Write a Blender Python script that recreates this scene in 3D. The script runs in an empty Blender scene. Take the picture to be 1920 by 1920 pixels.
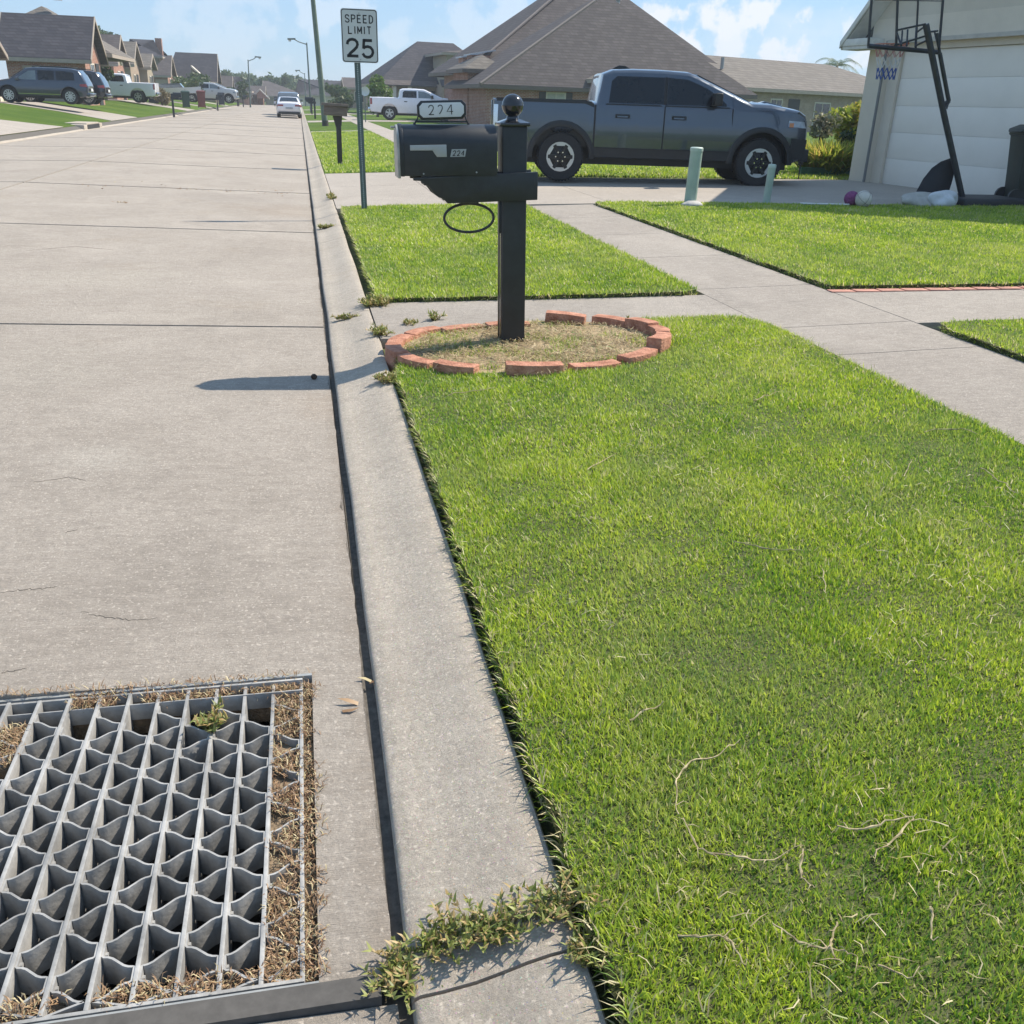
import bpy, bmesh, math, random
import numpy as np
from mathutils import Vector, Matrix
USE_HAZE = True
random.seed(7); rng = np.random.default_rng(7)
R_ = math.radians
S = bpy.context.scene
COL = S.collection

# ------------------------------------------------------------ camera
FPX = 1750.0; EYE = 1.5; SL = 0.035; HY = 181 + SL*(960-545)
PITCH = math.atan((960-HY)/FPX); ROLL = math.atan(SL); YAW = R_(12.605)
cp, sp = math.cos(PITCH), math.sin(PITCH)
vF = Vector((math.sin(YAW)*cp, math.cos(YAW)*cp, -sp))
r0 = Vector((math.cos(YAW), -math.sin(YAW), 0)); u0 = r0.cross(vF)
vR = r0*math.cos(ROLL)+u0*math.sin(ROLL); vU = -r0*math.sin(ROLL)+u0*math.cos(ROLL)
cd = bpy.data.cameras.new("camera"); cam = bpy.data.objects.new("camera", cd); COL.objects.link(cam)
cd.sensor_width = 36; cd.lens = FPX/1920*36; cd.clip_start = 0.05; cd.clip_end = 3000
m = Matrix((vR, vU, -vF)).transposed().to_4x4(); m.translation = (0, 0, EYE); cam.matrix_world = m
S.camera = cam
# ------------------------------------------------------------ sky, sun, exposure
SUN = Vector((1.07, 0.36, 1.27)).normalized()
world = bpy.data.worlds.new("World"); S.world = world; world.use_nodes = True
nt = world.node_tree; nt.nodes.clear()
def N(t, typ, **kw):
    n = t.nodes.new(typ)
    for k, v in kw.items(): setattr(n, k, v)
    return n
wo = N(nt, 'ShaderNodeOutputWorld'); bg = N(nt, 'ShaderNodeBackground'); bg.inputs[1].default_value = 0.095
sky = N(nt, 'ShaderNodeTexSky', sky_type='NISHITA', sun_disc=False)
sky.sun_elevation = math.asin(SUN.z); sky.sun_rotation = math.atan2(SUN.x, SUN.y)
sky.air_density = 1.0; sky.dust_density = 0.2; sky.ozone_density = 3.0; sky.altitude = 0
tc = N(nt, 'ShaderNodeTexCoord')
def wmath(op, a, b=None, c=None):
    n = N(nt, 'ShaderNodeMath', operation=op)
    for i, v in enumerate((a, b, c)):
        if v is None: continue
        if isinstance(v, (int, float)): n.inputs[i].default_value = v
        else: nt.links.new(v, n.inputs[i])
    return n.outputs[0]
wn = N(nt, 'ShaderNodeTexNoise'); wn.inputs['Scale'].default_value = 38; wn.inputs['Detail'].default_value = 9; wn.inputs['Roughness'].default_value = .58
nt.links.new(tc.outputs['Generated'], wn.inputs['Vector'])
wmap = N(nt, 'ShaderNodeMapping'); wmap.inputs['Scale'].default_value = (1, 1, 3.0)
nt.links.new(tc.outputs['Generated'], wmap.inputs[0])
wn2 = N(nt, 'ShaderNodeTexNoise'); wn2.inputs['Scale'].default_value = 5.5; wn2.inputs['Detail'].default_value = 8; wn2.inputs['Roughness'].default_value = .6
nt.links.new(wmap.outputs[0], wn2.inputs['Vector'])
def ray(px, py): return vF + vR*((px-960)/FPX) - vU*((py-960)/FPX)
mask = None
for (px, py, r, s) in ((1290, 75, .036, 1), (1345, 35, .042, 1), (1410, 40, .034, 1), (1240, 60, .03, 1), (1450, 85, .035, .9), (1365, 90, .042, .9), (1225, 25, .02, .8),
                       (1500, 95, .02, .6), (1590, 60, .016, .7), (1620, 85, .02, .8), (900, 40, .03, .35), (960, 25, .035, .4), (740, 75, .02, .3), (655, 20, .03, .4), (600, 25, .03, .4), (430, 30, .06, .28)):
    d = ray(px, py).normalized()
    vm = N(nt, 'ShaderNodeVectorMath', operation='DISTANCE'); nt.links.new(tc.outputs['Generated'], vm.inputs[0]); vm.inputs[1].default_value = d
    a = wmath('SUBTRACT', 1.0, wmath('DIVIDE', vm.outputs['Value'], r))
    a = wmath('ADD', a, wmath('MULTIPLY', wmath('SUBTRACT', wn.outputs[0], .505), 4.4))
    mr = N(nt, 'ShaderNodeMapRange'); mr.inputs[1].default_value = 0.0; mr.inputs[2].default_value = .75; mr.interpolation_type = 'SMOOTHSTEP'
    nt.links.new(a, mr.inputs[0]); a = wmath('MULTIPLY', mr.outputs[0], s)
    mask = a if mask is None else wmath('MAXIMUM', mask, a)
mr = N(nt, 'ShaderNodeMapRange'); mr.inputs[1].default_value = .5; mr.inputs[2].default_value = .8; nt.links.new(wn2.outputs[0], mr.inputs[0])
mask = wmath('MAXIMUM', mask, wmath('MULTIPLY', mr.outputs[0], .55))
mx = N(nt, 'ShaderNodeMix', data_type='RGBA'); nt.links.new(mask, mx.inputs[0]); tn = N(nt, 'ShaderNodeMix', data_type='RGBA', blend_type='MULTIPLY'); tn.inputs[0].default_value = 1; nt.links.new(sky.outputs[0], tn.inputs[6]); tn.inputs[7].default_value = (.92, .97, 1.08, 1); tb = N(nt, 'ShaderNodeMix', data_type='RGBA'); tb.inputs[0].default_value = .6; nt.links.new(tn.outputs[2], tb.inputs[6]); tb.inputs[7].default_value = (3.0, 4.75, 6.9, 1); nt.links.new(tb.outputs[2], mx.inputs[6]); mx.inputs[7].default_value = (6.6, 7.0, 7.6, 1)
nt.links.new(mx.outputs[2], bg.inputs[0]); nt.links.new(bg.outputs[0], wo.inputs[0])
sl = bpy.data.lights.new("sun", 'SUN'); sl.energy = 4.7; sl.angle = R_(0.55); sl.color = (1, .905, .76)
so = bpy.data.objects.new("sun", sl); COL.objects.link(so); so.location = (20, 10, 30)
so.rotation_euler = SUN.to_track_quat('Z', 'Y').to_euler()
S.view_settings.view_transform = 'Standard'; S.view_settings.look = 'None'; S.view_settings.exposure = 0.56; S.view_settings.gamma = 1
S.render.engine = 'CYCLES'; S.cycles.use_denoising = True
S.cycles.max_bounces = 6; S.cycles.transparent_max_bounces = 6; S.cycles.caustics_reflective = False; S.cycles.caustics_refractive = False

# ------------------------------------------------------------ terrain heights and photo-plane helpers
XP = [-90, -13, -8.3, -8.2, -7.95, -4.36, 0.09, .11, .42, 3, 4, 10, 90]
ZP = [.95, .8, .24, .21, .07, .11, 0, 0, .085, .205, .24, .34, .5]
def zr(x): return float(np.interp(x, XP, ZP))
def G(px, py, z=None):
    d = ray(px, py)
    if z is None:
        z = 0
        for i in range(40): z = .5*z+.5*zr(d.x*(z-EYE)/d.z)
    return Vector((0, 0, EYE)) + d*((z-EYE)/d.z)
def at(px, py, Y):
    d = ray(px, py); return Vector((0, 0, EYE)) + d*(Y/d.y)
def atx(px, py, X):
    d = ray(px, py); return Vector((0, 0, EYE)) + d*(X/d.x)

# ------------------------------------------------------------ materials
MATS = {}
def mat(name, col, rough=.6, metal=0., var=.12, scale=6., bump=0., bscale=60., spec=.5, coat=0., coords='Object', col2=None, stretch=(1, 1, 1), detail=6):
    if name in MATS: return MATS[name]
    M = bpy.data.materials.new(name); M.use_nodes = True; t = M.node_tree; b = t.nodes['Principled BSDF']
    b.inputs['Roughness'].default_value = rough; b.inputs['Metallic'].default_value = metal
    b.inputs['Specular IOR Level'].default_value = spec; b.inputs['Coat Weight'].default_value = coat; b.inputs['Coat Roughness'].default_value = .04
    if coords == 'Object': src = N(t, 'ShaderNodeTexCoord').outputs['Object']
    else: src = N(t, 'ShaderNodeNewGeometry').outputs['Position']
    mp = N(t, 'ShaderNodeMapping'); mp.inputs['Scale'].default_value = stretch; t.links.new(src, mp.inputs[0]); src = mp.outputs[0]
    no = N(t, 'ShaderNodeTexNoise'); no.inputs['Scale'].default_value = scale; no.inputs['Detail'].default_value = detail; no.inputs['Roughness'].default_value = .65
    t.links.new(src, no.inputs['Vector'])
    rp = N(t, 'ShaderNodeValToRGB'); e = rp.color_ramp.elements
    c2 = col2 or tuple(min(1, c*(1+var)) for c in col); c1 = tuple(c*(1-var) for c in col)
    e[0].position = .32; e[0].color = (*c1, 1); e[1].position = .68; e[1].color = (*c2, 1)
    t.links.new(no.outputs[0], rp.inputs[0]); t.links.new(rp.outputs[0], b.inputs['Base Color'])
    if bump:
        n2 = N(t, 'ShaderNodeTexNoise'); n2.inputs['Scale'].default_value = bscale; n2.inputs['Detail'].default_value = 4
        t.links.new(src, n2.inputs['Vector']); bp = N(t, 'ShaderNodeBump'); bp.inputs['Strength'].default_value = bump; bp.inputs['Distance'].default_value = .01
        t.links.new(n2.outputs[0], bp.inputs['Height']); t.links.new(bp.outputs[0], b.inputs['Normal'])
    MATS[name] = M; return M

def mixc(t, fac, a, b, mode='MIX'):
    n = N(t, 'ShaderNodeMix', data_type='RGBA', blend_type=mode)
    for i, v in ((0, fac), (6, a), (7, b)):
        if isinstance(v, float): n.inputs[i].default_value = v
        elif isinstance(v, tuple): n.inputs[i].default_value = (*v, 1)
        else: t.links.new(v, n.inputs[i])
    return n.outputs[2]
def noise(t, src, scale, detail=5, rough=.6, stretch=None):
    if stretch:
        mp = N(t, 'ShaderNodeMapping'); mp.inputs['Scale'].default_value = stretch; t.links.new(src, mp.inputs[0]); src = mp.outputs[0]
    n = N(t, 'ShaderNodeTexNoise'); n.inputs['Scale'].default_value = scale; n.inputs['Detail'].default_value = detail; n.inputs['Roughness'].default_value = rough
    t.links.new(src, n.inputs['Vector']); return n.outputs[0]
def mrange(t, v, a, b, c=0., d=1.):
    n = N(t, 'ShaderNodeMapRange'); n.interpolation_type = 'SMOOTHSTEP'
    for i, x in enumerate((a, b, c, d)): n.inputs[i+1].default_value = x
    t.links.new(v, n.inputs[0]); return n.outputs[0]

def concrete(name, c_a, c_b, c_stain, speck=.5, broom=.5, stain_lo=.52, aggregate=0., rust=0., patches=(), gutter=None):
    M = bpy.data.materials.new(name); M.use_nodes = True; t = M.node_tree; b = t.nodes['Principled BSDF']
    b.inputs['Roughness'].default_value = .85; b.inputs['Specular IOR Level'].default_value = .3
    p = N(t, 'ShaderNodeNewGeometry').outputs['Position']
    big = mrange(t, noise(t, p, .8, 7, .65), .38, .62)
    c = mixc(t, big, c_a, c_b)
    st = mrange(t, noise(t, p, 1.1, 8, .7, (1, .6, 1)), stain_lo, stain_lo+.2)
    c = mixc(t, mixf(t, st, .68), c, c_stain)
    s2 = mrange(t, noise(t, p, 2.6, 10, .8), .52, .64); c = mixc(t, mixf(t, s2, .38), c, c_stain)
    strk = mrange(t, noise(t, p, 3.0, 6, .7, (1, 14, 1)), .4, .7)
    c = mixc(t, mixf(t, strk, .3), c, tuple(x*.78 for x in c_a))
    for (px_, py_, r_, cc, kk) in patches:
        q_ = G(px_, py_); vd = N(t, 'ShaderNodeVectorMath', operation='DISTANCE'); t.links.new(p, vd.inputs[0]); vd.inputs[1].default_value = q_
        ad_ = N(t, 'ShaderNodeMath', operation='MULTIPLY_ADD'); t.links.new(noise(t, p, 2.2/r_**.5, 7, .7), ad_.inputs[0]); ad_.inputs[1].default_value = -1.6*r_; t.links.new(vd.outputs['Value'], ad_.inputs[2])
        c = mixc(t, mixf(t, mrange(t, ad_.outputs[0], -.75*r_, .25*r_, 1., 0.), kk), c, cc)
    if gutter:
        sx_ = N(t, 'ShaderNodeSeparateXYZ'); t.links.new(p, sx_.inputs[0]); nn_ = N(t, 'ShaderNodeMath', operation='MULTIPLY_ADD'); t.links.new(noise(t, p, 5, 8, .75), nn_.inputs[0]); nn_.inputs[1].default_value = .22; t.links.new(sx_.outputs[0], nn_.inputs[2])
        c = mixc(t, mixf(t, mrange(t, nn_.outputs[0], .13, .22), .55), c, gutter)
    if rust:
        ru = mrange(t, noise(t, p, .9, 5, .6), .58, .7); c = mixc(t, mixf(t, ru, rust), c, (.36, .27, .17))
    g1 = mrange(t, noise(t, p, 38, 9, .85), .40, .60); c = mixc(t, mixf(t, g1, .62), c, tuple(x*.72 for x in c_a))
    g2 = mrange(t, noise(t, p, 9, 9, .8, (1, 2.2, 1)), .42, .62); c = mixc(t, mixf(t, g2, .38), c, tuple(min(1, x*1.12) for x in c_b))
    wv = mrange(t, noise(t, p, .55, 3, .5), .56, .60); wv2 = mrange(t, noise(t, p, .55, 3, .5), .60, .70, 1., 0.)
    wm = N(t, 'ShaderNodeMath', operation='MULTIPLY'); t.links.new(wv, wm.inputs[0]); t.links.new(wv2, wm.inputs[1]); c = mixc(t, mixf(t, wm.outputs[0], .22), c, tuple(min(1, x*1.2) for x in c_b))
    g3 = mrange(t, noise(t, p, 16, 10, .85, (1, 1.6, 1)), .36, .50, 1., 0.); c = mixc(t, mixf(t, g3, .32), c, tuple(x*.66 for x in c_a))
    f = mrange(t, noise(t, p, 170, 3, .8), .3, .7)
    c = mixc(t, mixf(t, f, speck), c, tuple(x*.62 for x in c_a))
    f2 = mrange(t, noise(t, p, 90, 2, .5), .6, .7)
    c = mixc(t, mixf(t, f2, speck*.9), c, tuple(min(1, x*1.5) for x in c_b))
    if aggregate:
        vo = N(t, 'ShaderNodeTexVoronoi'); vo.inputs['Scale'].default_value = 150; t.links.new(p, vo.inputs['Vector'])
        hs = mrange(t, vo.outputs['Distance'], .1, .3, 1, 0)
        c = mixc(t, mixf(t, hs, aggregate), c, vo.outputs['Color'], 'SOFT_LIGHT')
    sc = mrange(t, noise(t, p, 6, 8, .8, (1, 1, 1)), .6, .72)
    c = mixc(t, mixf(t, sc, .35), c, tuple(min(1, x*1.28) for x in c_b))
    t.links.new(c, b.inputs['Base Color'])
    n1 = noise(t, p, 30, 8, .8); n2 = noise(t, p, 26, 4, .7, (.35, 9, 1))
    ad = N(t, 'ShaderNodeMath', operation='MULTIPLY_ADD'); t.links.new(n2, ad.inputs[0]); ad.inputs[1].default_value = broom; t.links.new(n1, ad.inputs[2])
    bp = N(t, 'ShaderNodeBump'); bp.inputs['Strength'].default_value = 1.; bp.inputs['Distance'].default_value = .008
    t.links.new(ad.outputs[0], bp.inputs['Height']); t.links.new(bp.outputs[0], b.inputs['Normal'])
    MATS[name] = M; return M
def mixf(t, v, k):
    n = N(t, 'ShaderNodeMath', operation='MULTIPLY'); t.links.new(v, n.inputs[0]); n.inputs[1].default_value = float(k); return n.outputs[0]

def brickmat(name, c1, c2, mortar, scale=1., bw=.5, rh=.25, ax='xz', rough=.85):
    if name in MATS: return MATS[name]
    M = bpy.data.materials.new(name); M.use_nodes = True; t = M.node_tree; b = t.nodes['Principled BSDF']
    b.inputs['Roughness'].default_value = rough; b.inputs['Specular IOR Level'].default_value = .25
    p = N(t, 'ShaderNodeNewGeometry').outputs['Position']; sx = N(t, 'ShaderNodeSeparateXYZ'); t.links.new(p, sx.inputs[0])
    cx = N(t, 'ShaderNodeCombineXYZ')
    ad = N(t, 'ShaderNodeMath', operation='ADD'); t.links.new(sx.outputs[0], ad.inputs[0]); t.links.new(sx.outputs[1], ad.inputs[1])
    t.links.new(ad.outputs[0], cx.inputs[0]); t.links.new(sx.outputs[2], cx.inputs[1])
    br = N(t, 'ShaderNodeTexBrick'); t.links.new(cx.outputs[0], br.inputs['Vector'])
    br.inputs['Color1'].default_value = (*c1, 1); br.inputs['Color2'].default_value = (*c2, 1); br.inputs['Mortar'].default_value = (*mortar, 1)
    br.inputs['Scale'].default_value = scale; br.inputs['Brick Width'].default_value = bw; br.inputs['Row Height'].default_value = rh; br.inputs['Mortar Size'].default_value = .012
    c = mixc(t, mixf(t, mrange(t, noise(t, p, 2.5, 6), .35, .7), .4), br.outputs['Color'], tuple(x*.7 for x in c1))
    t.links.new(c, b.inputs['Base Color']); MATS[name] = M; return M

def leafmat(name, a, b_, dry, dryf=.12, trans=.35, rough=.5):
    if name in MATS: return MATS[name]
    M = bpy.data.materials.new(name); M.use_nodes = True; t = M.node_tree; t.nodes.remove(t.nodes['Principled BSDF'])
    out = t.nodes['Material Output']
    at_ = N(t, 'ShaderNodeAttribute', attribute_name='rnd').outputs['Fac']
    c = mixc(t, mrange(t, at_, 0, 1-dryf), a, b_)
    c = mixc(t, mrange(t, at_, 1-dryf, 1-dryf+.01), c, dry)
    p = N(t, 'ShaderNodeNewGeometry').outputs['Position']
    c = mixc(t, mixf(t, mrange(t, noise(t, p, 1.6, 5), .4, .7), .35), c, tuple((x+y)*.5 for x, y in zip(a, dry)))
    d = N(t, 'ShaderNodeBsdfDiffuse'); tr = N(t, 'ShaderNodeBsdfTranslucent'); g = N(t, 'ShaderNodeBsdfGlossy'); g.inputs['Roughness'].default_value = rough
    t.links.new(c, d.inputs[0]); t.links.new(c, tr.inputs[0]); g.inputs[0].default_value = (.6, .6, .6, 1)
    m1 = N(t, 'ShaderNodeMixShader'); m1.inputs[0].default_value = trans; t.links.new(d.outputs[0], m1.inputs[1]); t.links.new(tr.outputs[0], m1.inputs[2])
    m2 = N(t, 'ShaderNodeMixShader'); m2.inputs[0].default_value = .06; t.links.new(m1.outputs[0], m2.inputs[1]); t.links.new(g.outputs[0], m2.inputs[2])
    t.links.new(m2.outputs[0], out.inputs[0]); MATS[name] = M; return M

ROADM = concrete('road_concrete', (.375, .330, .284), (.46, .410, .358), (.235, .206, .178), .5, .7, rust=.25, gutter=(.27, .215, .165), patches=((200, 520, .9, (.50, .455, .39), .6), (185, 862, .28, (.56, .52, .46), .6), (330, 1075, .5, (.24, .21, .18), .45), (540, 395, 1.1, (.30, .22, .15), .55), (430, 372, 1.3, (.22, .20, .18), .4), (60, 690, .8, (.46, .42, .36), .5), (620, 760, .35, (.36, .26, .17), .4), (420, 620, .6, (.25, .22, .19), .3)))
CURBM = concrete('curb_concrete', (.44, .385, .322), (.52, .462, .392), (.28, .243, .20), .5, .25, aggregate=.6, rust=.3)
WALKM = concrete('walk_concrete', (.35, .31, .272), (.44, .395, .348), (.215, .195, .172), .45, .5, stain_lo=.5)
DRIVEM = concrete('driveway_concrete', (.40, .355, .31), (.46, .412, .362), (.31, .275, .24), .4, .4, stain_lo=.6)
JOINTM = mat('joint_filler', (.11, .10, .088), .95, var=.4, scale=40)
ANGLEM = mat('dark_joint_board', (.085, .08, .075), .9, var=.2, scale=30)
SOILM = mat('thatch_soil', (.075, .085, .028), .95, var=.5, scale=25, bump=.8, bscale=80, coords='World')
PITM = mat('pit_concrete', (.12, .115, .11), .9, var=.3)
LAWNM = None
def lawn_material():
    M = bpy.data.materials.new('lawn_far'); M.use_nodes = True; t = M.node_tree; b = t.nodes['Principled BSDF']
    b.inputs['Roughness'].default_value = .95; b.inputs['Specular IOR Level'].default_value = .1
    p = N(t, 'ShaderNodeNewGeometry').outputs['Position']
    c = mixc(t, mrange(t, noise(t, p, .35, 7), .35, .65), (.085, .15, .024), (.135, .20, .035))
    c = mixc(t, mixf(t, mrange(t, noise(t, p, 22, 6, .8), .35, .7), .6), c, (.06, .11, .018))
    c = mixc(t, mixf(t, mrange(t, noise(t, p, 8, 6, .8), .58, .75), .35), c, (.22, .21, .07))
    t.links.new(c, b.inputs['Base Color'])
    bp = N(t, 'ShaderNodeBump'); bp.inputs['Strength'].default_value = 1; bp.inputs['Distance'].default_value = .05
    t.links.new(noise(t, p, 40, 5, .8), bp.inputs['Height']); t.links.new(bp.outputs[0], b.inputs['Normal']); return M
LAWNM = lawn_material()

# ------------------------------------------------------------ builders
class MB:
    def __init__(s, M=None): s.v = []; s.f = []; s.M = M or Matrix()
    def add(s, vs, fs):
        k = len(s.v); s.v += [s.M @ Vector(v) for v in vs]; s.f += [tuple(i+k for i in f) for f in fs]; return s
    def box(s, x0, x1, y0, y1, z0, z1):
        return s.add([(x0,y0,z0),(x1,y0,z0),(x1,y1,z0),(x0,y1,z0),(x0,y0,z1),(x1,y0,z1),(x1,y1,z1),(x0,y1,z1)],
                     [(0,3,2,1),(4,5,6,7),(0,1,5,4),(1,2,6,5),(2,3,7,6),(3,0,4,7)])
    def cyl(s, p0, p1, ra, rb=None, n=16, caps=True):
        rb = ra if rb is None else rb; p0 = Vector(p0); p1 = Vector(p1); d = (p1-p0).normalized()
        a = d.orthogonal().normalized(); b = d.cross(a); vs = []
        for p, r in ((p0, ra), (p1, rb)):
            for i in range(n): t = 2*math.pi*i/n; vs.append(p+a*math.cos(t)*r+b*math.sin(t)*r)
        fs = [(i, (i+1) % n, n+(i+1) % n, n+i) for i in range(n)]
        if caps: fs += [tuple(range(n-1, -1, -1)), tuple(range(n, 2*n))]
        return s.add(vs, fs)
    def tube(s, pts, r, n=8, closed=False):
        pts = [Vector(p) for p in pts]; L = len(pts); rs = r if isinstance(r, (list, tuple)) else [r]*L; vs = []; a = None
        for i, p in enumerate(pts):
            q0 = pts[i-1] if (i or closed) else p; q1 = pts[(i+1) % L] if (i < L-1 or closed) else p
            d = (q1-q0).normalized()
            a = d.orthogonal().normalized() if a is None else (a-d*a.dot(d)).normalized()
            b = d.cross(a)
            for k in range(n): t = 2*math.pi*k/n; vs.append(p+a*math.cos(t)*rs[i]+b*math.sin(t)*rs[i])
        fs = []
        for i in range(L if closed else L-1):
            j = (i+1) % L
            for k in range(n): fs.append((i*n+k, i*n+(k+1) % n, j*n+(k+1) % n, j*n+k))
        if not closed: fs += [tuple(range(n-1, -1, -1)), tuple(range((L-1)*n, L*n))]
        return s.add(vs, fs)
    def lathe(s, prof, c=(0, 0, 0), axis='z', n=32):
        vs = []; L = len(prof)
        for i in range(n):
            t = 2*math.pi*i/n; C, D = math.cos(t), math.sin(t)
            for r, h in prof:
                vs.append({'z': (c[0]+r*C, c[1]+r*D, c[2]+h), 'y': (c[0]+r*C, c[1]+h, c[2]+r*D), 'x': (c[0]+h, c[1]+r*C, c[2]+r*D)}[axis])
        fs = [(i*L+k, ((i+1) % n)*L+k, ((i+1) % n)*L+k+1, i*L+k+1) for i in range(n) for k in range(L-1)]
        return s.add(vs, fs)
    def prism(s, poly, ax, a0, a1):
        def P(u, v, a): return {'y': (u, a, v), 'x': (a, u, v), 'z': (u, v, a)}[ax]
        n = len(poly); vs = [P(u, v, a0) for u, v in poly]+[P(u, v, a1) for u, v in poly]
        fs = [tuple(range(n)), tuple(range(2*n-1, n-1, -1))]+[(i, n+i, n+(i+1) % n, (i+1) % n) for i in range(n)]
        return s.add(vs, fs)
    def slab(s, pts, th=.12):   # roof plane with thickness straight down
        n = len(pts); vs = [Vector(p) for p in pts]; vs += [p-Vector((0, 0, th)) for p in vs]
        return s.add(vs, [tuple(range(n)), tuple(range(2*n-1, n-1, -1))]+[(i, n+i, n+(i+1) % n, (i+1) % n) for i in range(n)])
    def build(s, name, m, parent=None, smooth=None, bevel=0., seg=2, label=None):
        me = bpy.data.meshes.new(name); off = parent_off(parent)
        me.from_pydata([tuple(v-off) for v in s.v], [], s.f)
        bm = bmesh.new(); bm.from_mesh(me); bmesh.ops.remove_doubles(bm, verts=bm.verts, dist=1e-5)
        bmesh.ops.recalc_face_normals(bm, faces=bm.faces)
        if bevel:
            es = [e for e in bm.edges if len(e.link_faces) == 2 and e.calc_face_angle(0) > R_(35)]
            bmesh.ops.bevel(bm, geom=es, offset=bevel, segments=seg, affect='EDGES', clamp_overlap=True, profile=.6)
        bm.to_mesh(me); bm.free()
        return link(name, me, m, parent, smooth if smooth is not None else (40 if bevel else None), label)
OFF = {}
def parent_off(p):
    o = Vector((0, 0, 0))
    while p is not None: o += p.location; p = p.parent
    return o
def link(name, me, m, parent=None, smooth=None, label=None):
    o = bpy.data.objects.new(name, me); COL.objects.link(o)
    for k in (m if isinstance(m, (list, tuple)) else [m]): me.materials.append(k)
    if smooth is not None:
        me.polygons.foreach_set('use_smooth', [True]*len(me.polygons)); me.set_sharp_from_angle(angle=R_(smooth))
    if parent: o.parent = parent
    if label: o['label'] = label
    return o
def thing(name, label, cat, loc, group=None):
    o = bpy.data.objects.new(name, None); COL.objects.link(o); o.location = loc; o.empty_display_size = .1
    o['label'] = label; o['category'] = cat
    if group: o['group'] = group
    return o
def tag(o, label, cat, group=None):
    o['label'] = label; o['category'] = cat
    if group: o['group'] = group
    return o
def struct(o): o['kind'] = 'structure'; return o
def ellipse(cx, cy, rx, ry, n=40): return [(cx+rx*math.cos(2*math.pi*i/n), cy+ry*math.sin(2*math.pi*i/n)) for i in range(n)]

def sheet(polys, name, m, dz=0., th=.12, xs=(), ys=(), parent=None, zf=None, smooth=None, xr=None):
    """flat ground polygons draped on the terrain profile, with thickness"""
    zf = zf or (lambda x, y: zr(x)); bm = bmesh.new()
    for poly in polys:
        vs = [bm.verts.new((x, y, 0)) for x, y in poly]; f = bm.faces.new(vs)
    cuts = [(x, 0) for x in XP if -60 < x < 60]+[(x, 0) for x in xs]+[(y, 1) for y in ys]
    for c, ax in cuts:
        co = (c, 0, 0) if ax == 0 else (0, c, 0); no = (1, 0, 0) if ax == 0 else (0, 1, 0)
        bmesh.ops.bisect_plane(bm, geom=bm.verts[:]+bm.edges[:]+bm.faces[:], plane_co=co, plane_no=no, dist=1e-5)
    bmesh.ops.recalc_face_normals(bm, faces=bm.faces)
    for f in bm.faces:
        if f.normal.z < 0: f.normal_flip()
    if th:
        r = bmesh.ops.extrude_face_region(bm, geom=bm.faces[:])
        low = [e for e in r['geom'] if isinstance(e, bmesh.types.BMVert)]
        for v in bm.verts: v.co.z = zf(v.co.x, v.co.y)+dz
        for v in low: v.co.z -= th
    else:
        for v in bm.verts: v.co.z = zf(v.co.x, v.co.y)+dz
    bmesh.ops.recalc_face_normals(bm, faces=bm.faces)
    me = bpy.data.meshes.new(name); bm.to_mesh(me); bm.free()
    return link(name, me, m, parent, smooth)

def npmesh(name, V, T, m, rnd=None, parent=None):
    me = bpy.data.meshes.new(name); nv, nf = len(V), len(T)
    V = np.asarray(V, np.float32) - np.array(parent_off(parent), np.float32)
    me.vertices.add(nv); me.vertices.foreach_set('co', V.ravel())
    me.loops.add(nf*3); me.loops.foreach_set('vertex_index', np.asarray(T, np.int32).ravel())
    me.polygons.add(nf); me.polygons.foreach_set('loop_start', np.arange(0, nf*3, 3, dtype=np.int32))
    me.update(calc_edges=True); me.validate()
    if rnd is not None:
        a = me.attributes.new('rnd', 'FLOAT', 'POINT'); a.data.foreach_set('value', np.asarray(rnd, np.float32))
    return link(name, me, m, parent)

def inpoly(x, y, poly):
    ins = np.zeros(len(x), bool); n = len(poly)
    for i in range(n):
        x0, y0 = poly[i]; x1, y1 = poly[(i+1) % n]
        if y0 == y1: continue
        c = ((y0 > y) != (y1 > y)) & (x < (x1-x0)*(y-y0)/(y1-y0)+x0); ins ^= c
    return ins
def blade_arrays(P, L, W, lean, bend=.5, curl=None):
    """P: (n,3) roots; returns verts and tris, five verts per blade"""
    n = len(P); th = rng.uniform(0, 2*np.pi, n); la = lean*rng.random(n)**.8
    d = np.stack([np.cos(th), np.sin(th), np.zeros(n)], 1); s = np.stack([-np.sin(th+rng.normal(0, .5, n)), np.cos(th), np.zeros(n)], 1)
    up = np.array([0, 0, 1.0]); L = L*np.ones(n); W = W*np.ones(n)
    ax = d*np.sin(la)[:, None]+up*np.cos(la)[:, None]; l2 = la+bend*rng.random(n)
    ax2 = d*np.sin(l2)[:, None]+up*np.cos(l2)[:, None]
    mid = P+ax*(L*.5)[:, None]; tip = mid+ax2*(L*.55)[:, None]; w = (s*W[:, None]*.5)
    V = np.stack([P-w, P+w, mid-w*.8, mid+w*.8, tip], 1).reshape(-1, 3)
    b = np.arange(n)[:, None]*5; T = np.concatenate([b+[0, 1, 3], b+[0, 3, 2], b+[2, 3, 4]], 1).reshape(-1, 3)
    return V, T
def join(parts):
    V = []; T = []; Rn = []; k = 0
    for v, t, r in parts: V.append(v); T.append(t+k); Rn.append(r); k += len(v)
    return np.concatenate(V), np.concatenate(T), np.concatenate(Rn)

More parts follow.
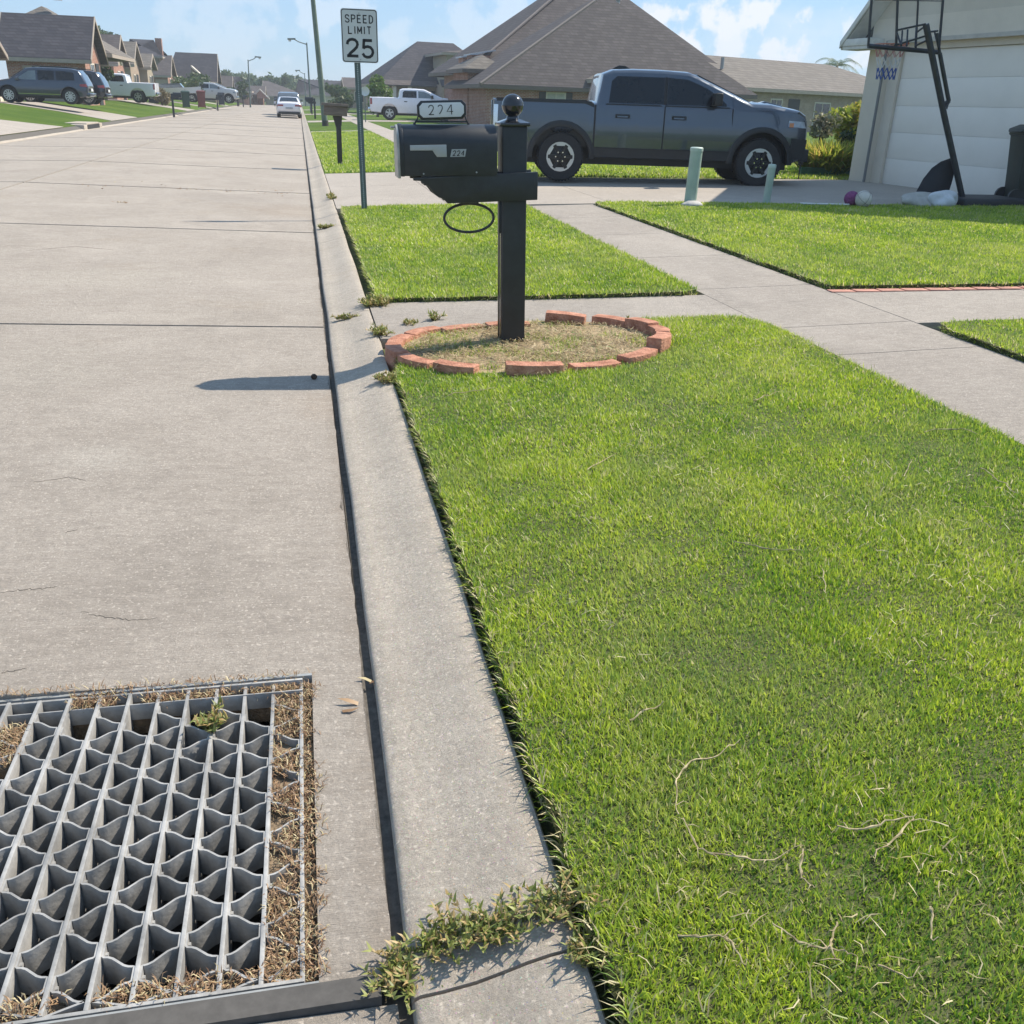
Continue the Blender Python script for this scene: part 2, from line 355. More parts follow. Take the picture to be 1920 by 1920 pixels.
def leafcloud(name, blobs, n, size, m, parent=None, elong=1.6, shell=.55, droop=0., seed=None):
    """n small leaf faces through ellipsoid blobs (cx,cy,cz,rx,ry,rz); world coordinates"""
    g = np.random.default_rng(seed if seed is not None else random.randrange(9999))
    B = np.array(blobs, float); vol = (B[:, 3]*B[:, 4]*B[:, 5])**.7; idx = g.choice(len(B), n, p=vol/vol.sum())
    d = g.normal(size=(n, 3)); d /= np.linalg.norm(d, axis=1)[:, None]; r = shell+(1-shell)*g.random(n)**.6; r *= 1+.16*g.normal(size=n)*(g.random(n) < .3)
    c = B[idx, :3]+d*B[idx, 3:]*r[:, None]
    a = g.normal(size=(n, 3)); a[:, 2] -= droop; a /= np.linalg.norm(a, axis=1)[:, None]; b = np.cross(a, g.normal(size=(n, 3))); b /= np.linalg.norm(b, axis=1)[:, None]
    s = size*(.6+.8*g.random(n)); a *= (s*elong*.5)[:, None]; b *= (s*.5)[:, None]
    V = np.stack([c-a, c-b*.8, c+a, c+b*.8], 1).reshape(-1, 3); k = np.arange(n)[:, None]*4
    T = np.concatenate([k+[0, 1, 2], k+[0, 2, 3]], 1).reshape(-1, 3)
    clump = g.random(len(B))[idx]; rn = np.clip(.5*clump+.5*g.random(n), 0, .999)
    return npmesh(name, V, T, m, np.repeat(rn, 4), parent)
GREEN = leafmat('leaf_green', (.07, .15, .025), (.16, .26, .05), (.2, .17, .06), .04, .45)
DKGREEN = leafmat('leaf_dark', (.022, .055, .014), (.06, .11, .028), (.1, .09, .03), .02)
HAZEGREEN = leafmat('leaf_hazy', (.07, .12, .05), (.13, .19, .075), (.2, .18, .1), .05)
YGREEN = leafmat('leaf_yellow', (.17, .26, .03), (.46, .48, .07), (.62, .46, .12), .18, .5)
BARK = mat('bark', (.09, .07, .055), .9, var=.3, scale=12, bump=.6, bscale=30)
def tree(name, label, cat, base, h, w, m, n=900, size=.35, trunk=.3, blobs=9, group=None, cone=False, shell=.45):
    base = Vector(base); o = thing(name, label, cat, base, group); g = random.Random(label+str(base.x))
    t = MB(); top = base+Vector((g.uniform(-.05, .05)*w, 0, h*.8)); t.tube([base-Vector((0,0,.1)), base+Vector((0, 0, h*trunk)), top], [w*.045+.03, w*.03+.02, .02], 8)
    bl = []
    for i in range(blobs):
        if cone:
            k = (i+.5)/blobs; z = h*(trunk*.4+(1-trunk*.4)*k); r = w*.5*(1-k)**.65*.9+.05*w
            bl.append((base.x+g.uniform(-.1, .1)*w, base.y+g.uniform(-.1, .1)*w, base.z+z-.02*h, r, r, h/blobs*1.1))
        else:
            a = g.uniform(0, 6.28); q = g.random()**.5*.36*w; z = base.z+h*(trunk+(1-trunk)*(.18+.66*g.random())); r = w*g.uniform(.16, .27)
            c = Vector((base.x+q*math.cos(a), base.y+q*math.sin(a), z)); bl.append((*c, r, r, min(r*.85, h*.2)))
            t.tube([base+Vector((0, 0, h*trunk*g.uniform(.6, 1.2))), (base+Vector((0, 0, h*.5))).lerp(c, .5), c], [w*.022+.01, .02, .01], 5)
    t.build('trunk', BARK, o, smooth=60)
    leafcloud('crown', bl, n, size, m, o, shell=shell, seed=g.randrange(9999)); return o
if USE_HAZE:
    hb = MB().box(-2600, 2600, -310, 3000, -1.45, 14)
    hm = bpy.data.materials.new('haze_air'); hm.use_nodes = True; ht = hm.node_tree; ht.nodes.remove(ht.nodes['Principled BSDF'])
    pv = N(ht, 'ShaderNodeVolumePrincipled'); pv.inputs['Color'].default_value = (.85, .92, 1, 1); pv.inputs['Density'].default_value = .0009; ht.links.new(pv.outputs[0], ht.nodes['Material Output'].inputs['Volume'])
    ho = hb.build('haze', hm); ho['kind'] = 'stuff'
# ============================================================ SETTING
def rough(poly, step=.12, amp=.012, sd=1):
    g = random.Random(sd); out = []
    for i, (x0, y0) in enumerate(poly):
        x1, y1 = poly[(i+1) % len(poly)]; L = math.hypot(x1-x0, y1-y0); n = max(1, min(90, int(L/step)))
        for k in range(n):
            t = k/n; out.append((x0+(x1-x0)*t+g.uniform(-amp, amp), y0+(y1-y0)*t+g.uniform(-amp, amp)))
    return out
gm = bpy.data.meshes.new('ground'); gm.from_pydata([(-2500, -300, -.35), (2500, -300, -.35), (2500, 2900, -.35), (-2500, 2900, -.35)], [], [(0, 1, 2, 3)])
_hole = MB()
gm.clear_geometry(); gm.from_pydata([(-2500,-300,-.35),(-.95,-300,-.35),(-.95,2900,-.35),(-2500,2900,-.35),(.0,-300,-.35),(2500,-300,-.35),(2500,2900,-.35),(.0,2900,-.35),(-.95,1.2,-.35),(0,1.2,-.35),(-.95,2.35,-.35),(0,2.35,-.35)], [],
    [(0,1,8,10,2,3), (4,5,6,7,11,9), (1,4,9,8), (10,11,7,2)])
struct(link('ground', gm, LAWNM))
HX0, HX1, HY0, HY1 = -.885, -.05, 1.255, 2.29
def jag(a, b):
    g = random.Random(int(a*100)); n = max(2, int((b-a)/.035)); o = []; w = 0
    for i in range(n+1):
        w = w*.80+g.uniform(-.0032, .0030)+(g.random() < .06)*g.uniform(-.014, .004); o.append((.0875+(w if 0 < i < n else 0), a+(b-a)*i/n))
    return o
XM = -4.36; g8 = .018
RJ = [6.75, 11.9, 17.0, 22.45, 28.3, 34.1, 40, 46, 52, 58, 64, 70, 77, 84, 92, 100, 109, 118, 128, 138, 150, 165]
polys = [[(XM+g8, -3), (.088, -3), (.088, 1.2), (XM+g8, 1.2)],
         [(XM+g8, HY0), (HX0, HY0), (HX0, HY1), (XM+g8, HY1)], [(HX1, HY0)]+jag(HY0, HY1)+[(HX1, HY1)],
         [(XM+g8, HY1), (HX0, HY1), (HX0, RJ[0]-g8), (XM+g8, RJ[0]-g8)], [(HX0, HY1), (HX1, HY1), (HX1, RJ[0]-g8), (HX0, RJ[0]-g8)], [(HX1, HY1)]+jag(HY1, RJ[0]-g8)+[(HX1, RJ[0]-g8)]]
def jg(y): return .006+.0017*y
for a, b in zip(RJ, RJ[1:]): polys.append([(XM+g8, a+jg(a))]+(jag(a+jg(a), b-jg(b)) if a < 16 else [(.088, a+jg(a)), (.088, b-jg(b))])+[(XM+g8, b-jg(b))])
LJ = [-3]+[y+.05 for y in RJ]
for a, b in zip(LJ, LJ[1:]): polys.append([(-7.95, a+jg(a)), (XM-g8, a+jg(a)), (XM-g8, b-jg(b)), (-7.95, b-jg(b))])
road = MB()
def sheet_tri(polys, *a, **k):
    out = []
    for p in polys:
        if len(p) <= 4: out.append(p); continue
        bm = bmesh.new(); bm.faces.new([bm.verts.new((x, y, 0)) for x, y in p]); bmesh.ops.triangulate(bm, faces=bm.faces[:], ngon_method='EAR_CLIP')
        out.append(('T', [[(v.co.x, v.co.y) for v in f.verts] for f in bm.faces])); bm.free()
    return sheet2(out, *a, **k)
def sheet2(items, name, m, dz=0., th=.12, parent=None, ys=(), weld=False):
    bm = bmesh.new()
    for it in items:
        if isinstance(it, tuple):
            vm = {}
            for tri in it[1]:
                vs = [vm.setdefault((round(x, 6), round(y, 6)), None) or vm.update({(round(x, 6), round(y, 6)): bm.verts.new((x, y, 0))}) or vm[(round(x, 6), round(y, 6))] for x, y in tri]
                bm.faces.new(vs)
        else: bm.faces.new([bm.verts.new((x, y, 0)) for x, y in it])
    if weld: bmesh.ops.remove_doubles(bm, verts=bm.verts[:], dist=1e-5)
    for c in XP:
        if abs(c) < 60: bmesh.ops.bisect_plane(bm, geom=bm.verts[:]+bm.edges[:]+bm.faces[:], plane_co=(c, 0, 0), plane_no=(1, 0, 0), dist=1e-5)
    for f in bm.faces:
        f.normal_update()
        if f.normal.z < 0: f.normal_flip()
    low = []
    if th:
        r = bmesh.ops.extrude_face_region(bm, geom=bm.faces[:]); low = [e for e in r['geom'] if isinstance(e, bmesh.types.BMVert)]
    for v in bm.verts: v.co.z = zr(v.co.x)+dz
    for v in low: v.co.z -= th
    bmesh.ops.recalc_face_normals(bm, faces=bm.faces)
    me = bpy.data.meshes.new(name); bm.to_mesh(me); bm.free(); return link(name, me, m, parent)
struct(sheet_tri(polys, 'road', ROADM, 0, .2, weld=True))
# joint filler under the slabs (leaves the catch-basin hole open)
struct(sheet_tri([[(-8.3, -3), (.12, -3), (.12, 1.25), (-8.3, 1.25)], [(-8.3, 1.25), (HX0-.03, 1.25), (HX0-.03, 2.3), (-8.3, 2.3)], [(HX1+.03, 1.25), (.12, 1.25), (.12, 2.3), (HX1+.03, 2.3)],
                  [(-8.3, 2.3), (.12, 2.3), (.12, 170), (-8.3, 170)]], 'joint_filler', JOINTM, -.020, .03))
struct(MB().box(-.9, .06, 1.203, 1.252, -.05, .022).build('joint_board', ANGLEM))
# catch basin below the grate
pit = MB()
pit.box(HX0-.1, HX0-.0, HY0-.1, HY1+.1, -1.1, -.1).box(HX1, HX1+.1, HY0-.1, HY1+.1, -1.1, -.1).box(HX0, HX1, HY0-.1, HY0, -1.1, -.1).box(HX0, HX1, HY1, HY1+.1, -1.1, -.1).box(HX0-.1, HX1+.1, HY0-.1, HY1+.1, -1.2, -1.1)
struct(pit.build('catch_basin', PITM))
# hairline cracks and scuffs in the road slab
ck = MB(); g = random.Random(31)
for pts in ([(0, 1112), (40, 1106), (85, 1104), (112, 1098)], [(150, 1148), (200, 1158), (250, 1163), (300, 1160)], [(0, 1262), (25, 1258), (58, 1252)], [(120, 1000), (150, 992)], [(60, 905), (130, 895), (170, 902)], [(50, 470), (140, 462), (230, 470)]):
    o_ = []
    for a_, b_ in zip(pts, pts[1:]):
        for k in range(8): w_ = G(a_[0]+(b_[0]-a_[0])*k/8, a_[1]+(b_[1]-a_[1])*k/8); w_.x += g.uniform(-.006, .006); w_.y += g.uniform(-.006, .006); w_.z = zr(w_.x)+.0006; o_.append(w_)
    n = len(o_); ck.tube(o_, [.0009*math.sin(math.pi*(i+.5)/n)+.0002 for i in range(n)], 4)
struct(ck.build('road_cracks', JOINTM))
# kerbs
KP = [(.118, -.15), (.118, .006), (.122, .013), (.132, .019), (.17, .023), (.23, .034), (.28, .049), (.33, .066), (.37, .077), (.405, .083), (.425, .080), (.432, .068), (.432, -.15)]
kj = [-2, 1.19, 6.92, 10.9, 11.95, 14.6, 17.05, 22.5]+[28.3+5.8*i for i in range(22)]
def kerb(name, flip=False):
    mb = MB()
    for a, b in zip(kj, kj[1:]):
        n = len(KP); ns = 12 if a < 12 else 3; vs = []
        for k in range(ns+1):
            y = a+.004+(b-a-.008)*k/ns
            for (x, z) in KP:
                jx = .0025*math.sin(y*17+x*30)+.002*math.sin(y*41); vs.append(((x+jx) if not flip else (-7.85-x), y, z+(.07*(1-min(1, (x-.118)/.3)) if flip else 0)+(.0015*math.sin(y*11+x*9)) + (.11*min(1, max(0, (x-.118)/.3)) if flip else 0)))
        fs = [(k*n+i, k*n+(i+1) % n, (k+1)*n+(i+1) % n, (k+1)*n+i) for k in range(ns) for i in range(n)]
        fs += [tuple(range(n)), tuple(range(ns*n+n-1, ns*n-1, -1))]; mb.add(vs, fs)
    return struct(mb.build(name, CURBM, smooth=50))
kerb('curb'); kerb('curb_across_street', True)
# soil base under the near verge
struct(sheet_tri([[(.40, -2), (14, -2), (14, 20.4), (.40, 20.4)]], 'soil', SOILM, -.06, .05))
struct(sheet_tri([[(.43, 20.4), (85, 20.4), (85, 170), (.43, 170)]], 'lawn', LAWNM, 0, .1))
struct(sheet_tri([[(-85, -5), (-8.285, -5), (-8.285, 170), (-85, 170)]], 'lawn_across_street', LAWNM, 0, .1))
# pavements (concrete panels with open joints)
def panels(x0, x1, ys, g=.004): return [[(x0, a+g), (x1, a+g), (x1, b-g), (x0, b-g)] for a, b in zip(ys, ys[1:])]
ws = [-1.5, .1, 1.7, 3.3, 4.9, 5.62, 7.0, 8.6, 10.2, 11.8, 13.3]
struct(sheet_tri(panels(2.98, 3.98, ws), 'sidewalk', WALKM, .0, .1))
struct(sheet_tri([[(.435, 6.0), (2.975, 5.72), (2.975, 6.78), (.435, 7.16)]]+[[(3.985+1.6*k+.004, 5.56-.012*k), (3.985+1.6*(k+1)-.004, 5.56-.012*(k+1)), (3.985+1.6*(k+1)-.004, 6.62-.05*(k+1)), (3.985+1.6*k+.004, 6.64-.05*k)] for k in range(6)], 'front_path', WALKM, .0, .1))
struct(sheet_tri([[(.435, 13.78), (2.0, 13.55), (2.0, 17.2), (.435, 17.2)], [(.435, 17.21), (2.0, 17.21), (2.0, 20.2), (.435, 20.35)], [(2.008, 13.55), (4.3, 13.33), (4.3, 17.2), (2.008, 17.2)], [(2.008, 17.21), (4.3, 17.21), (4.3, 18.3), (3.4, 20.0), (2.008, 20.2)],
                  [(4.308, 13.33), (7.3, 12.8), (7.3, 17.75), (4.308, 18.2)], [(7.308, 12.8), (11.3, 12.4), (10.9, 17.6), (7.308, 17.75)]], 'driveway', DRIVEM, .004, .1))
far = []
for k in range(70): far.append([(3.0, 20.4+1.9*k), (4.0, 20.4+1.9*k), (4.0, 22.28+1.9*k), (3.0, 22.28+1.9*k)])
struct(sheet_tri(far, 'sidewalk_beyond', DRIVEM, .014, .01))
far = []
for (a, b) in ((44.5, 45.7),): far += [[(.45, a), (2.99, a), (2.99, b), (.45, b)], [(4.01, a), (14, a), (14, b), (4.01, b)]]
for (a, b) in ((62, 66), (88, 92.5), (118, 122)): far += [[(.45, a), (2.99, a), (2.99, b), (.45, b)], [(4.01, a), (16, a), (16, b), (4.01, b)]]
struct(sheet_tri(far, 'driveways_beyond', DRIVEM, .012, .01))
LD = []
struct(sheet_tri([[(-8.27, 25), (-40, 25), (-40, 34.5), (-10.5, 37), (-8.27, 38.5)], [(-8.27, 55.5), (-8.27, 48), (-10.7, 49.5), (-40, 49.5), (-40, 57), (-10.7, 56)], [(-8.27, 80), (-8.27, 86), (-10.7, 85), (-40, 85), (-40, 81), (-10.7, 81)],
                  [(-8.27, 100), (-8.27, 105), (-40, 105), (-40, 100)], [(-8.27, 122), (-8.27, 127), (-40, 127), (-40, 122)]], 'driveways_across_street', DRIVEM, .014, .01))
# ring bed and near lawn pads
RC = (1.30, 5.50); RX, RY = .845, .66
def ringpt(a, k=1.): return (RC[0]+RX*k*math.cos(a), RC[1]+RY*k*math.sin(a))
lawnA = [(.455, -1.4), (2.955, -1.4), (2.955, 5.55), (2.86, 5.86), (2.7, 5.95), (2.2, 5.98)]
a0, a1 = math.atan2(.40/RY, .80/RX), -math.pi*.93
ringcut = [ringpt(a0+(a1-a0)*k/24, 1.0) for k in range(25)]
lawnA += ringcut+[(.47, 5.2), (.455, 5.0)]
lawnB = [(.50, 7.17), (1.6, 6.98), (2.8, 6.80), (2.93, 6.86), (2.97, 13.2), (2.6, 13.34), (.50, 13.74)]
lawnC = [(4.02, 6.78), (5.6, 6.70), (12.4, 6.4), (12.4, 12.2), (9.6, 12.45), (7.3, 12.78), (4.4, 13.26), (4.0, 13.2)]
lawnD = [(4.2, 5.45), (4.06, 5.4), (4.0, 5.25), (4.0, -1.4), (10, -1.4), (10, 5.45)]
lawnE = [(.46, 20.45), (2.96, 20.3), (2.96, 44.4), (.46, 44.4)]
lawnF = [(4.35, 18.3), (10.9, 17.75), (13.5, 18.2), (13.5, 44.4), (4.03, 44.4), (4.03, 19.5)]
pads = [rough(p, .1, .012, i) for i, p in enumerate((lawnA, lawnB, lawnC, lawnD))]
struct(sheet_tri(pads, 'turf', SOILM, .028, .10))
bed = mat('bed_soil', (.33, .25, .15), .95, var=.35, scale=9, bump=.8, bscale=60, coords='World')
struct(sheet_tri([rough(ellipse(RC[0], RC[1], RX-.02, RY-.02, 40), .1, .006, 9)], 'bed_soil', bed, .03, .09))
# grass -------------------------------------------------
def scatter(poly, dens):
    P = np.array(poly); lo = P.min(0); hi = P.max(0); A = (hi[0]-lo[0])*(hi[1]-lo[1]); n = int(A*dens)
    q = lo+(hi-lo)*rng.random((n, 2)); q = q[inpoly(q[:, 0], q[:, 1], poly)]; return q
def zrv(x): return np.interp(x, XP, ZP)
def fld(x, y, s, sd):   # cheap smooth random field in 0..1
    g = np.random.default_rng(sd); v = 0
    for i in range(7):
        k = g.normal(size=2)*s*(1.6**(i % 4)); v = v+np.sin(x*k[0]+y*k[1]+g.random()*6.28)
    return np.clip(.5+v/7, 0, 1)
def visible(q, z=.2, mrg=.06):
    d = np.stack([q[:, 0], q[:, 1], np.full(len(q), z)-EYE], 1); zz = d@np.array(vF); X = d@np.array(vR)/zz*FPX/960; Y = d@np.array(vU)/zz*FPX/960
    return (zz > 0) & (abs(X) < 1+mrg) & (abs(Y) < 1+mrg)
parts = []
def add_grass(poly, y0, y1, dens, L, W, lean=.75, dz=.026, keep_out=True):
    sub = [(x, y) for x, y in poly]; q = scatter(sub, dens) if dens else None
    q = q[(q[:, 1] >= y0) & (q[:, 1] < y1)]
    # keep a wide margin outside the picture so that a side-step still sees turf
    q = q[visible(q, mrg=.5)]
    n = len(q); f = fld(q[:, 0], q[:, 1], 2.2, 3); f2 = fld(q[:, 0], q[:, 1], 7., 4)
    P = np.column_stack([q, zrv(q[:, 0])+dz-.006]); LL = L*(.5+.85*rng.random(n)**1.3)*(.72+.55*f2); V, T = blade_arrays(P, LL, W*(.6+.6*rng.random(n)+.9*(rng.random(n) < .12)), lean)
    rn = np.clip(.62*rng.random(n)+.28*f+.16*f2-.06, 0, .88); dry = rng.random(n) < (.05+.13*f2*f); rn[dry] = .95+.04*rng.random(dry.sum())
    parts.append((V, T, np.repeat(rn, 5)))
Ap = pads[0]
def clip(poly, y0, y1):
    out = []; n = len(poly)
    def cut(P, s, c):
        o = []
        for i in range(len(P)):
            a, b = P[i], P[(i+1) % len(P)]; ia = s*(a[1]-c) >= 0; ib = s*(b[1]-c) >= 0
            if ia: o.append(a)
            if ia != ib: t = (c-a[1])/(b[1]-a[1]); o.append((a[0]+(b[0]-a[0])*t, c))
        return o
    return cut(cut(poly, 1, y0), -1, y1)
for (y0, y1, d, L, W) in ((.6, 2.2, 62000, .026, .0036), (2.2, 3.6, 45000, .027, .0043), (3.6, 6.1, 28000, .028, .0054)):
    add_grass(clip(Ap, y0, y1), y0, y1, d, L, W)
    add_grass(clip(pads[3], y0, min(y1, 5.5)), y0, y1, d*.5, L, W*1.2)
add_grass(pads[1], 6.5, 9.5, 12000, .036, .0075); add_grass(pads[1], 9.5, 14, 7000, .038, .011)
add_grass(clip(pads[2], 6.3, 9.5), 6, 9.5, 10000, .036, .0078); add_grass(clip(pads[2], 9.5, 13.4), 9.5, 13.4, 6000, .038, .012)
add_grass(lawnE, 20, 45, 900, .06, .02, dz=0); add_grass(lawnF, 17, 30, 800, .06, .02, dz=0)
V, T, Rn = join(parts)
GRASSM = leafmat('grass_blades', (.135, .30, .02), (.60, .70, .065), (.70, .62, .36), .1, .5, .45)
o = npmesh('grass', V, T, GRASSM, Rn); o['kind'] = 'stuff'
# shaggy edge fringe hanging over the pads' cut edges
parts = []
def fringe(poly, dens, L, W, ymax=14):
    pts = []
    for i, (x0, y0) in enumerate(poly):
        x1, y1 = poly[(i+1) % len(poly)]; D = math.hypot(x1-x0, y1-y0); n = int(D*dens)
        if n and max(y0, y1) < ymax:
            t = rng.random(n); nx, ny = (y1-y0)/D, -(x1-x0)/D
            pts.append(np.column_stack([x0+(x1-x0)*t, y0+(y1-y0)*t, np.full(n, nx), np.full(n, ny)]))
    q = np.concatenate(pts); q = q[visible(q[:, :2], mrg=.5)]; n = len(q)
    P = np.column_stack([q[:, 0], q[:, 1], zrv(q[:, 0])+rng.uniform(-.03, .028, n)]); V, T = blade_arrays(P, L*(.5+rng.random(n)), W, 1.2, .6)
    V = V.reshape(-1, 5, 3); out = q[:, 2:4]*(.5*L*rng.random(n))[:, None]*rng.choice([0, 1], n, p=[.35, .65])[:, None]
    V[:, 2:4, :2] += out[:, None]*.5; V[:, 4, :2] += out; V[:, 4, 2] -= .012*rng.random(n)
    rn = rng.random(n)*.75; dry = rng.random(n) < .42; rn[dry] = .97
    parts.append((V.reshape(-1, 3), T, np.repeat(rn, 5)))
fringe(clip(pads[0], .7, 6.1), 900, .036, .0035); fringe(pads[1], 380, .045, .007); fringe(pads[2], 260, .045, .008); fringe(clip(pads[3], 2, 5.6), 350, .04, .005)
V, T, Rn = join(parts); o = npmesh('grass_fringe', V, T, GRASSM, Rn); o['kind'] = 'stuff'
# dry clippings lying on the turf and in the ring
DRYM = leafmat('dry_straw', (.34, .27, .14), (.62, .54, .34), (.30, .36, .12), .2, .2)
def straws(name, P, L, W, lean=1.5, m=DRYM, up=0):
    n = len(P); V, T = blade_arrays(P, L, W, 0.01, .01); V = V.reshape(-1, 5, 3)
    th = rng.uniform(0, 6.28, n); el = up*rng.random(n); d = np.column_stack([np.cos(th)*np.cos(el), np.sin(th)*np.cos(el), np.sin(el)]); s = np.column_stack([-np.sin(th), np.cos(th), rng.normal(0, .3, n)])
    k = rng.normal(0, .3, n)[:, None]; L = (L*np.ones(n))[:, None]; W = (W*np.ones(n))[:, None]
    V[:, 0] = P-s*W/2; V[:, 1] = P+s*W/2; md = P+d*L*.5+s*L*k*.4; V[:, 2] = md-s*W/2; V[:, 3] = md+s*W/2; V[:, 4] = P+d*L
    V[:, 2:4, 2] += (.008*rng.random(n))[:, None]
    return V.reshape(-1, 3), T, np.repeat(rng.random(n), 5)
q = scatter(Ap, 330); q = q[fld(q[:, 0], q[:, 1], 1.7, 8) > .5]; q = q[visible(q, mrg=.3)]; P1 = np.column_stack([q, zrv(q[:, 0])+.048+.01*rng.random(len(q))])
a = straws('x', P1, .02+.035*rng.random(len(P1)), .0022, up=.6)
q = scatter(ellipse(RC[0], RC[1], RX-.1, RY-.1), 6500); P2 = np.column_stack([q, zrv(q[:, 0])+.032+.02*rng.random(len(q))])
k = fld(q[:, 0], q[:, 1], 5, 5); P2 = P2[rng.random(len(P2)) < .3+.9*k]
b = straws('x', P2, .02+.045*rng.random(len(P2)), .0035, up=.32)
o = npmesh('dry_clippings', a[0], a[1], DRYM, a[2]); o['kind'] = 'stuff'
BEDM = leafmat('bed_straw', (.30, .21, .11), (.58, .47, .28), (.20, .27, .07), .14, .2)
o = npmesh('bed_straw', b[0], b[1], BEDM, b[2]); o['kind'] = 'stuff'
q = scatter(ellipse(RC[0], RC[1], RX-.06, RY-.06), 5200); k = fld(q[:, 0], q[:, 1], 4, 21); q = q[(k > .62) | ((q[:, 0] < RC[0]-.25) & (rng.random(len(q)) < .5) & (k > .4)) | ((q[:, 1] < RC[1]-.42) & (rng.random(len(q)) < .6))]
V, T = blade_arrays(np.column_stack([q, zrv(q[:, 0])+.02]), .035*(.5+rng.random(len(q))), .0055, 1.2); o = npmesh('bed_grass', V, T, GRASSM, np.repeat(rng.random(len(q))*.8, 5)); o['kind'] = 'stuff'
# long pale runners lying on the lawn
mb = MB(); g = random.Random(5)
paths = [[(1265, 1560), (1262, 1500), (1290, 1465), (1350, 1445), (1380, 1420)], [(1275, 1570), (1300, 1620), (1350, 1645), (1430, 1648), (1500, 1625)], [(1500, 1630), (1495, 1670), (1520, 1700)],
         [(1560, 1590), (1640, 1580), (1710, 1565)], [(1710, 1565), (1670, 1610), (1620, 1645)], [(1445, 1770), (1500, 1810), (1560, 1820), (1600, 1835)], [(1350, 1795), (1390, 1850)],
         [(1540, 1095), (1545, 1140)], [(1370, 1045), (1440, 1050), (1500, 1060)], [(1690, 915), (1702, 885)], [(1730, 830), (1790, 825), (1830, 835)], [(1410, 770), (1450, 755)], [(1730, 1740), (1740, 1800)], [(1265, 1795), (1350, 1800)],
         [(1830, 900), (1900, 950)], [(1180, 1380), (1240, 1350)], [(1560, 1770), (1545, 1820), (1575, 1850)], [(1640, 1850), (1700, 1870)], [(1100, 900), (1150, 870)], [(840, 760), (930, 745)]]
for pp in paths:
    pts = []
    for (px, py) in pp:
        w = G(px+g.uniform(-3, 3), py); w.z = zr(w.x)+.046+g.uniform(0, .01); pts.append(w)
    sm = []
    for i in range(len(pts)-1):
        p0, p1, p2, p3 = pts[max(0, i-1)], pts[i], pts[i+1], pts[min(len(pts)-1, i+2)]
        for k in range(6):
            t = k/6; q = .5*((2*p1)+(p2-p0)*t+(2*p0-5*p1+4*p2-p3)*t*t+(3*p1-p0-3*p2+p3)*t**3); q.x += g.uniform(-.0025, .0025); q.y += g.uniform(-.0025, .0025); q.z += .005*math.sin(q.x*50+q.y*40)+g.uniform(-.003, .003); sm.append(q)
    sm.append(pts[-1]); nn = len(sm); mb.tube(sm, [(.0009+.0011*math.sin(math.pi*min(1, (j+1)/nn*1.15)))*(1+.6*(j % 5 == 0)) for j in range(nn)], 5)
    for j in range(2, nn, 4):
        a_ = g.uniform(0, 6.28); L_ = g.uniform(.01, .04); mb.tube([sm[j], sm[j]+Vector((math.cos(a_)*L_*.5, math.sin(a_)*L_*.5, .006)), sm[j]+Vector((math.cos(a_)*L_, math.sin(a_)*L_, g.uniform(-.008, .006)))], [.0012, .0009, .0004], 4)
RUNM = mat('pale_runner', (.26, .19, .09), .8, var=.4, scale=45, col2=(.56, .47, .29))
o = mb.build('grass_runners', RUNM, smooth=60); o['kind'] = 'stuff'
# weeds
WEEDM = leafmat('weed_leaf', (.14, .19, .04), (.34, .37, .10), (.50, .36, .16), .3, .35)
def weed(loc, label, n, rad, h, size, group='weeds growing out of the concrete joints', ry=None, sd=1):
    loc = Vector(loc); o = thing('weed_clump', label, 'weed', loc, group); g = random.Random(sd); mb = MB(); C = []; ry = ry or rad
    for i in range(n):
        b = loc+Vector((g.uniform(-.7, .7)*rad, g.uniform(-.7, .7)*ry, -.005)); a = g.uniform(0, 6.28); L = h*g.uniform(.5, 1.3)
        tip = b+Vector((math.cos(a)*L*g.uniform(.4, 1.1), math.sin(a)*L*g.uniform(.4, 1.1), L*g.uniform(.25, .8))); md = b.lerp(tip, .5)+Vector((0, 0, L*.2))
        mb.tube([b, md, tip], [.0016, .0013, .0008], 4)
        for k in range(7):
            t = (k+1)/7; p = b.lerp(md, t*2) if t < .5 else md.lerp(tip, t*2-1); C.append(p)
    rt = sorted([loc+Vector((g.uniform(-.7, .7)*rad, g.uniform(-.7, .7)*ry, 0)) for _ in range(6)], key=lambda v: v.x); mb.tube(rt, .002, 4)
    mb.build('stems', DRYM, o)
    C = np.repeat(np.array(C), 2, 0); m_ = len(C); V, T = blade_arrays(C, size*(.6+.8*rng.random(m_)), size*.36, 1.5, .5)
    npmesh('leaves', V, T, WEEDM, np.repeat(rng.random(m_), 5), o); return o
def GZ(px, py, dz=0): p = G(px, py); return (p.x, p.y, p.z+dz)
weed(GZ(930, 1745), 'sprawling green weed across the kerb joint beside the drain grate', 60, .075, .06, .016, ry=.025, sd=3)
weed(GZ(830, 1775), 'low weed in the kerb joint, leaning to the gutter near the grate corner', 46, .06, .06, .017, ry=.03, sd=4)
weed(GZ(745, 1830), 'straggly weed sprouting at the gutter crack right of the grate', 44, .04, .06, .016, ry=.05, sd=5)
weed(GZ(1040, 1710), 'tall leggy weed against the turf edge by the kerb joint', 34, .04, .08, .017, sd=6)
weed(GZ(1100, 1790), 'feathery dark green tuft at the turf edge below the kerb joint', 40, .03, .035, .012, sd=7)
weed(GZ(702, 572), 'bushy weed between kerb and path beyond the mailbox bed', 70, .11, .07, .028, sd=8)
weed(GZ(655, 597), 'line of short weeds in the kerb joint beside the mailbox bed', 46, .13, .035, .02, ry=.035, sd=9)
weed(GZ(712, 625), 'dry straggling weed where the brick ring meets the kerb', 40, .05, .06, .022, ry=.12, sd=10)
weed(GZ(730, 715), 'weed creeping from the lawn corner onto the kerb by the brick ring', 50, .07, .055, .022, sd=11)
